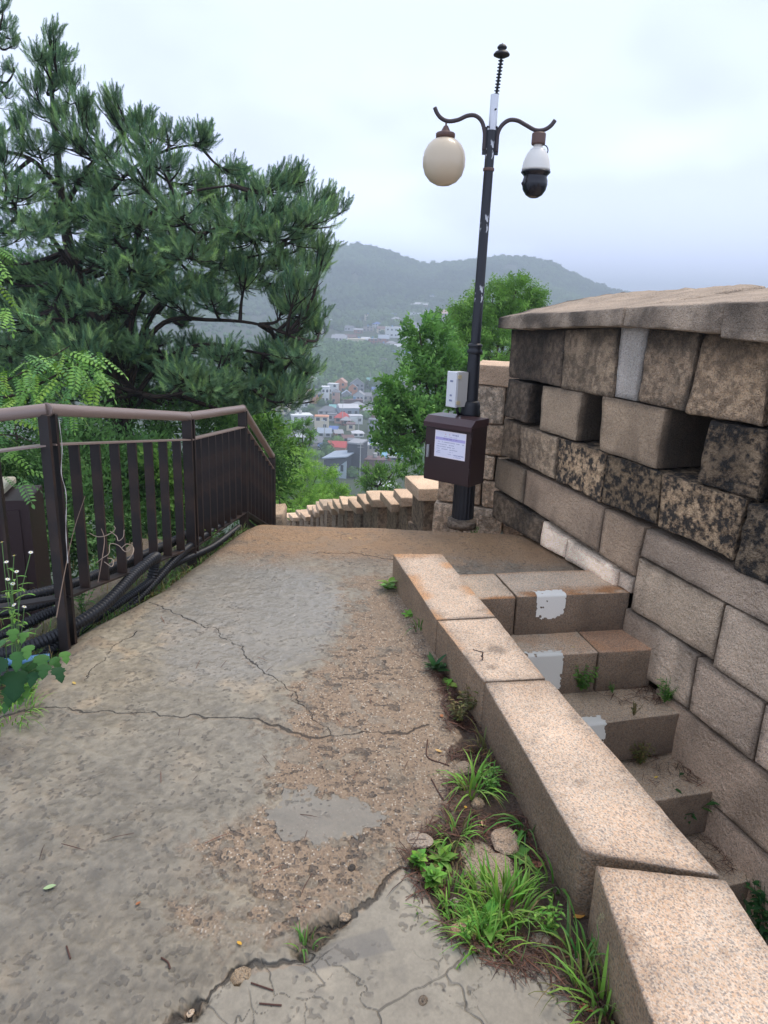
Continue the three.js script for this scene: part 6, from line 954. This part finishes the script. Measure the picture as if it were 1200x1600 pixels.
// beside the fence
[['small leafy weed at the middle fence post', 303, 868, -0.05, .22, 10], ['leafy weed right of the middle fence post', 320, 858, -0.05, .16, 10], ['weed sprouting under the near bottom rail', 150, 900, 0.0, .16, 8], ['small sprout by the near fence post', 128, 960, -0.05, .22, 8], ['low weed by the bundled conduits', 205, 935, -0.08, .06, 8], ['slim green weed behind the bars right of the near post', 125, 850, 0.05, .30, 9]].forEach(([l, x, y, h, s, n], i) => ferny(l, onY(x, y, h), n, s, 60 + i, 'mid'));
{ // dry grass strip under the fence
  const r = rng(70), gs = []; for (let i = 0; i < 2300; i++) { const z = lerp(-5.6, -2.7, r()), x = edgeX(z) + 0.01 - (i < 1100 ? 0.16 : 0.75) * r() * (0.4 + r()); gs.push(placed(bladeGeo(0.04 + 0.09 * r(), 0.005, 0.4 + 1.2 * r(), inYaw(r), 3), new THREE.Matrix4().makeTranslation(x, Math.max(slopeY(x, z), pathY(x, z)) - 0.01, z), tint(r, r() < 0.5 ? 'dry' : 'mid'))); }
  const m = single('dry_grass', mergeGeometries(gs), M_LEAFV, 'strip of dry and green grass along the path edge under the fence', 'grass'); m.userData.kind = 'stuff';
}
// white daisy-like weed, lower left
{
  const b = at(22, 1010, 2.95); const t = thing('fleabane', 'tall weed with small white daisy flowers at the left edge', 'flowering weed', [b.x, b.y - 0.06, b.z]), r = rng(81);
  const heads = [[3, 847], [10, 878], [22, 868], [12, 905], [20, 912], [48, 863], [26, 893], [38, 948], [22, 945]];
  const leafs = [];
  heads.forEach(([x, y], i) => {
    const e = at(x, y, 2.9 + (r() - .5) * .12).sub(t.position), m = e.clone().multiplyScalar(0.5).add(V3((r() - .5) * .03, 0.02, (r() - .5) * .03));
    part('stem', sweep([V3((r() - .5) * .03, 0, (r() - .5) * .03), m, e], 0.0016, 5, 12), std({ color: rgb(.10, .2, .05), roughness: 0.7 }), t);
    const fl = []; for (let k = 0; k < 18; k++) fl.push(placed(leafGeo(0.010, 0.0022, 0.1, 0.2, 2), mat4(V3(0, 0, 0), k / 18 * 6.28, -0.2))); const f = part('flower', mergeGeometries(fl), std({ color: rgb(.8, .8, .78), side: THREE.DoubleSide, roughness: 0.7 }), t); f.position.copy(e); f.rotation.set((r() - .3) * 0.8, 0, (r() - .5) * 0.8);
    const c = new THREE.SphereGeometry(0.0042, 10, 6); c.scale(1, 0.6, 1); part('flower_centre', c, std({ color: rgb(.5, .42, .06), roughness: 0.8 }), f);
    for (let k = 0; k < 5; k++) { const q = e.clone().multiplyScalar(0.25 + 0.6 * r()); leafs.push(placed(leafGeo(0.045 * (0.6 + r()), 0.010, 0.2, 0.4, 3), mat4(q, inYaw(r), -0.5), tint(r, 'fresh'))); }
  });
  part('leaves', mergeGeometries(leafs), M_LEAFV, t).userData.kind = 'stuff';
}
// broad-leaved climber at the left edge
{
  const b = at(15, 1075, 2.75), t = thing('broadleaf_vine', 'dark green broad-leaved plant leaning over the left path edge', 'plant', [b.x, b.y - 0.02, b.z]), r = rng(83);
  const heart = (() => { const s = [], n = 18, idx = []; for (let i = 0; i <= n; i++) { const q = i / n, w = 0.46 * Math.pow(Math.sin(Math.PI * Math.pow(q * 0.96 + 0.04, 0.62)), 0.9) * (1 - 0.42 * Math.exp(-Math.pow((q - 0.5) / 0.09, 2)) + 0.12 * Math.sin(q * 40)); for (const k of [-1, -.5, 0, .5, 1]) s.push(w * k, 0.10 * Math.abs(k) * w - 0.22 * q * q - 0.05 * k * k, q); } for (let i = 0; i < n; i++) for (let k = 0; k < 4; k++) { const a = i * 5 + k, c = a + 5; idx.push(a, c, c + 1, a, c + 1, a + 1); } const g = new THREE.BufferGeometry(); g.setAttribute('position', new THREE.Float32BufferAttribute(s, 3)); g.setIndex(idx); g.computeVertexNormals(); return g; })();
  const tn = [[.02, .075, .025], [.035, .11, .03], [.055, .16, .04], [.10, .24, .05]].map((c) => phy({ color: rgb(...c), roughness: 0.65, side: THREE.DoubleSide, transmission: 0.25, thickness: 0, specularIntensity: 0.35, bumpMap: B_PICK, bumpScale: 0.002 }));
  const stem = std({ color: rgb(.08, .14, .04), roughness: 0.7 });
  [[5, 1040, .13, 0, -0.4], [25, 1060, .14, 0, 0.2], [-5, 1065, .15, 1, -0.6], [48, 1045, .10, 1, 0.6], [62, 1035, .085, 2, 0.9], [82, 1040, .07, 2, 1.3], [88, 1055, .075, 0, 1.0], [100, 1030, .06, 3, 0.6], [70, 1050, .07, 1, 0.2], [30, 1030, .09, 2, -0.2], [15, 1085, .09, 1, 0.3], [45, 1020, .07, 3, 0.4], [8, 1012, .10, 2, -0.9], [38, 1085, .06, 3, 0.8], [55, 1062, .07, 0, 0.1], [20, 995, .06, 3, 0.5], [40, 1000, .055, 3, -0.4], [32, 1100, .045, 3, 0.4], [12, 1110, .05, 2, 0.0]].forEach(([x, y, s, k, yaw], i) => {
    const p = at(x, y - 12, 2.65 + 0.1 * (hash(i, 3, 3) - 0.5)).sub(t.position), m = part('leaf', heart, tn[k], t); m.position.copy(p); m.scale.setScalar(s * 0.82); m.rotation.set(0.55 + 0.5 * (r() - .3), yaw * 0.9 + (r() - .5) * 0.5, (r() - .5) * 0.5, 'YXZ');
    if (i % 2 === 0) part('stem', sweep([V3(0, 0, 0), p.clone().multiplyScalar(0.5).add(V3(0, 0.02, 0)), p], 0.0022, 5, 8), stem, t);
  });
}
tuft('green grass and small weeds under the broad-leaved plant at the left', onY(20, 1115, 0), 60, 0.10, 0.20, 'fresh', 84, 0.006, 1.3);
ferny('small bright weed at the root of the broad-leaved plant', onY(48, 1090, 0), 16, 0.10, 85, 'fresh');
// dead twigs and tendrils in the fence
{
  const r = rng(88), mat = std({ color: rgb(.24, .17, .125), roughness: 0.9 }), z = 3.55;
  single('dead_stalk', sweep([at(88, 965, 3.3), at(100, 900, 3.35), at(115, 830, 3.4), at(133, 775, 3.4)], (t) => 0.003 - 0.0015 * t, 5, 20), mat, 'thin dead stalk leaning in front of the near fence post', 'dead stalk');
  single('dead_stalk', sweep([at(153, 910, 3.5), at(160, 870, 3.5), at(163, 840, 3.55), at(158, 826, 3.55)], 0.0022, 5, 14), mat, 'short dead stalk standing before the second bar of the fence', 'dead stalk');
  const tend = (pts, label) => single('dead_vine', sweep(pts.map(([x, y]) => at(x, y, z + (r() - .5) * .06)), 0.0022, 5, 40), std({ color: rgb(.36, .28, .21), roughness: 0.9 }), label, 'dead vine');
  tend([[140, 833], [150, 838], [162, 838], [175, 832], [180, 826], [178, 822]], 'pale dead tendril hooking over the second and third bars'); tend([[172, 830], [182, 838], [185, 845], [192, 840], [194, 828]], 'pale dead tendril curling round the fourth bar'); tend([[150, 880], [160, 872], [170, 865], [172, 850], [185, 852], [196, 862], [204, 858], [206, 848]], 'long pale dead tendril twisting along the lower bars'); tend([[200, 875], [207, 866], [208, 855], [198, 850], [190, 856]], 'looped dead tendril before the fifth bar'); tend([[163, 878], [175, 885], [176, 874], [168, 872]], 'small dead tendril at the bottom rail');
  single('dead_vine', sweep([at(92, 655, 3.25), at(97, 700, 3.27), at(96, 740, 3.28), at(103, 770, 3.3), at(103, 830, 3.32), at(106, 880, 3.33)], (t) => 0.0017 + 0.0007 * Math.sin(t * 40), 5, 60), std({ color: rgb(.5, .46, .42), roughness: 0.9 }), 'whitish dead vine running down the near fence post', 'dead vine');
}
// foxtail heads
for (const [x, y, d, l, a] of [[825, 1432, 1.93, 'pale foxtail seed head over the brown needles in the soil bed', 1.3], [933, 1445, 1.78, 'narrow foxtail seed head beside the nearest kerb block', 0.3]]) {
  const p = at(x, y, d), t = thing('foxtail', l, 'grass head', [p.x, p.y, p.z]), g = [], r = rng(x);
  for (let i = 0; i < 160; i++) { const q = r(), an = r() * 6.3, rr = 0.0045 * Math.sin(Math.PI * (0.1 + 0.85 * q)), b = V3(Math.sin(a) * q * 0.035 + Math.cos(an) * rr, Math.cos(a) * q * 0.035, Math.sin(an) * rr); g.push(placed(leafGeo(0.006, 0.0016, 0.2, 0, 1), aim(b, V3(Math.cos(an), 0.6, Math.sin(an)).normalize(), 1, 0), mixc([.25, .33, .12], [.5, .55, .3], r()))); }
  part('seed_head', mergeGeometries(g), M_LEAFV, t); const foot = gpos(x - 10, y + 60).sub(p); part('stem', sweep([foot, foot.clone().multiplyScalar(0.4).add(V3(0.01, 0.02, 0)), V3(0, 0, 0)], 0.0012, 5, 10), std({ color: rgb(.15, .25, .07) }), t);
}
// ---------------------------------------------------------------- fallen needles, leaves, stones
{
  const g = new THREE.BufferGeometry(); g.setAttribute('position', new THREE.Float32BufferAttribute([-0.0009, 0, -0.03, 0.0009, 0, -0.03, 0.0012, 0.003, 0.005, -0.0009, 0, -0.03, 0.0012, 0.003, 0.005, -0.001, 0.003, 0.005, -0.001, 0.003, 0.005, 0.0012, 0.003, 0.005, 0.001, 0, 0.035], 3)); g.computeVertexNormals();
  const r = rng(93), mats = [], cols = []; const add = (x, z, y) => { mats.push(mat4(V3(x, y + 0.002 + 0.006 * r(), z), inYaw(r), (r() - .5) * 0.35, (r() - .5), 0.7 + 0.9 * r())); cols.push(rgb(...mixc([.045, .02, .012], [.20, .075, .035], r() * r()))); };
  while (mats.length < 2600) { const x = lerp(0.05, 0.75, r()), z = lerp(-3.3, -0.9, r()); if (x > kerbX(z) - 0.005) continue; const s = sdP(x, z, G.soil); if (s > 0.03 || fbm2(x * 6, z * 6, 601, 3) < 0.42) continue; add(x, z, pathY(x, z) + relief(x, z)); }
  for (let i = 0; i < 60; i++) { const x = lerp(-1.2, 0.4, r()), z = lerp(-3.6, -1.0, r()); add(x, z, pathY(x, z) + relief(x, z)); }
  for (let i = 0; i < 500; i++) { const k = Math.floor(r() * 4), [h, x0, x1, z] = [[-0.455, 1.2, 1.65, -3.75], [-0.74, 1.35, 1.78, -3.42], [-1.03, 1.5, 1.86, -3.12], [-1.3, 1.6, 1.95, -2.8]][k]; add(lerp(x0, x1, 1 - r() * r()), z + (r() - .5) * 0.25, h); }
  const m = shade(new THREE.InstancedMesh(g, M.wet, mats.length)); m.name = 'pine_litter'; m.userData = { label: 'reddish brown fallen pine needles over the soil bed and steps', category: 'pine litter', kind: 'stuff' }; mats.forEach((x, i) => { m.setMatrixAt(i, x); m.setColorAt(i, cols[i]); }); scene.add(m);
}
{
  const lf = (l, x, y, s, c, h) => { const r = rng(x * 3 + y), p = h === undefined ? gpos(x, y) : onY(x, y, h), g = leafGeo(s, s * 0.55, 0.25, -0.15, 5); g.translate(0, 0, -s / 2); const m = single('fallen_leaf', g, std({ color: rgb(...c), roughness: 0.5, side: THREE.DoubleSide }), l, 'fallen leaf'); m.position.copy(p).add(V3(0, 0.006, 0)); m.rotation.set((r() - .5) * 0.3, inYaw(r), (r() - .5) * 0.3); };
  lf('pale green leaf lying alone on the left concrete', 78, 1390, .035, [.34, .46, .22]); lf('orange leaf on the brown needles by the kerb joint', 908, 1415, .04, [.62, .30, .06]); lf('salmon leaf in the soil bed by the flat stone', 757, 1274, .04, [.60, .33, .20]); lf('yellow leaf on the bare aggregate at the lower middle', 374, 1477, .02, [.65, .36, .04]); lf('small brown leaf on the left concrete', 216, 1415, .02, [.35, .13, .05]); lf('yellow leaf beside the soil bed edge', 685, 1173, .028, [.58, .36, .12]); lf('reddish leaf at the top of the soil bed', 745, 1216, .03, [.36, .12, .05]); lf('tiny yellow leaf near the left plant', 116, 1070, .022, [.58, .40, .10]); lf('yellow leaf on the second step edge', 895, 1013, .022, [.62, .42, .06], -0.195); lf('yellow leaf on the fourth step', 1025, 1216, .025, [.6, .40, .06], -0.735); lf('pale yellow leaf on the sandy crest', 547, 842, .03, [.6, .42, .16]); lf('rust leaf near the kerb by the yellow grass', 690, 1120, .03, [.45, .16, .05]); lf('orange leaf left of the grass in the soil bed', 728, 1250, .022, [.6, .33, .04]); lf('dark red leaf at the lower right litter', 915, 1570, .04, [.28, .06, .03]); lf('brown curled leaf in the litter beside the big tuft', 840, 1335, .05, [.30, .11, .05]);
  const rock = (l, x, y, s, flat, c, sd) => { const r = rng(sd), g = new THREE.IcosahedronGeometry(1, 3), p = g.attributes.position; for (let i = 0; i < p.count; i++) { const v = V3().fromBufferAttribute(p, i), k = 0.8 + 0.55 * (fbm3(v.x * 1.4 + sd, v.y * 1.4, v.z * 1.4, 4) - 0.4); p.setXYZ(i, v.x * k * 1.25, Math.max(-0.4, Math.min(0.75, v.y * k)) * flat, v.z * k); } g.computeVertexNormals(); const uv = g.attributes.uv; for (let i = 0; i < uv.count; i++) uv.setXY(i, p.getX(i) * s, p.getZ(i) * s); const col = new Float32Array(p.count * 3); for (let i = 0; i < p.count; i++) col.set(c, i * 3); g.setAttribute('color', new THREE.BufferAttribute(col, 3)); const m = single('loose_stone', g, M.fine, l, 'stone'); m.scale.setScalar(s); m.position.copy(gpos(x, y)).add(V3(0, s * flat * 0.15, 0)); m.rotation.y = r() * 6; };
  rock('flat grey stone half sunk below the upper grass tuft', 722, 1193, .045, .5, [.7, .68, .64], 1); rock('flat triangular stone in the soil bed against the kerb', 792, 1300, .06, .45, [1.0, .9, .8], 2); rock('rounded stone below the upper grass tuft', 748, 1243, .028, .7, [.8, .72, .62], 3); rock('thin broken slab piece in the soil bed', 745, 1310, .075, .22, [.85, .82, .76], 4); rock('broken slab piece under the large grass tuft', 770, 1345, .09, .2, [.85, .83, .76], 5); rock('pinkish stone under the low fresh grass', 720, 1450, .032, .6, [1.1, .86, .7], 6); rock('grey stone at the edge of the brown litter', 850, 1452, .03, .5, [.6, .6, .58], 7); rock('small black stone on the bare aggregate', 550, 1355, .014, .8, [.15, .15, .15], 8); rock('small grey stone on the lower slab', 662, 1556, .014, .7, [.4, .38, .34], 9); rock('bluish pebble inside the green weeds', 712, 1388, .014, .7, [.75, .8, .88], 10); rock('pale stone wedged in the slab crack', 538, 1420, .02, .5, [.9, .85, .75], 11); rock('white pebble lying in the hole at the lower left', 296, 1568, .012, .6, [1.4, 1.35, 1.25], 12); rock('broken concrete lump at the slab edge', 376, 1512, .035, .6, [.8, .74, .62], 13); rock('flat grey chip at the tip of the soil bed', 655, 1310, .04, .25, [.95, .95, .95], 14); rock('bluish pebble near the salmon litter by the nearest kerb', 902, 1478, .016, .6, [.9, .95, 1.0], 15);
  const tw = (l, pts) => single('twig', sweep(pts.map(([x, y]) => gpos(x, y).add(V3(0, 0.005, 0))), 0.0022, 5, 12), std({ color: rgb(.10, .045, .03), roughness: 0.8 }), l, 'twig');
  tw('thin bent twig beside the yellow leaf', [[668, 1155], [669, 1182], [690, 1190], [702, 1194]]); tw('thin twig left of the upper grass tuft', [[674, 1215], [684, 1235], [694, 1250]]); tw('curved twig on the grey concrete at the lower left', [[252, 1498], [262, 1505], [266, 1515]]); tw('straight twig on the lower slab', [[392, 1530], [410, 1536], [427, 1542]]); tw('short twig on the lower slab below the hole', [[405, 1562], [425, 1564], [440, 1565]]); tw('arched twig on the lower right slab', [[840, 1490], [858, 1510], [863, 1540]]); tw('little dark twig on the left concrete', [[104, 1480], [107, 1490], [110, 1500]]);
}
renderer.render(scene, camera);
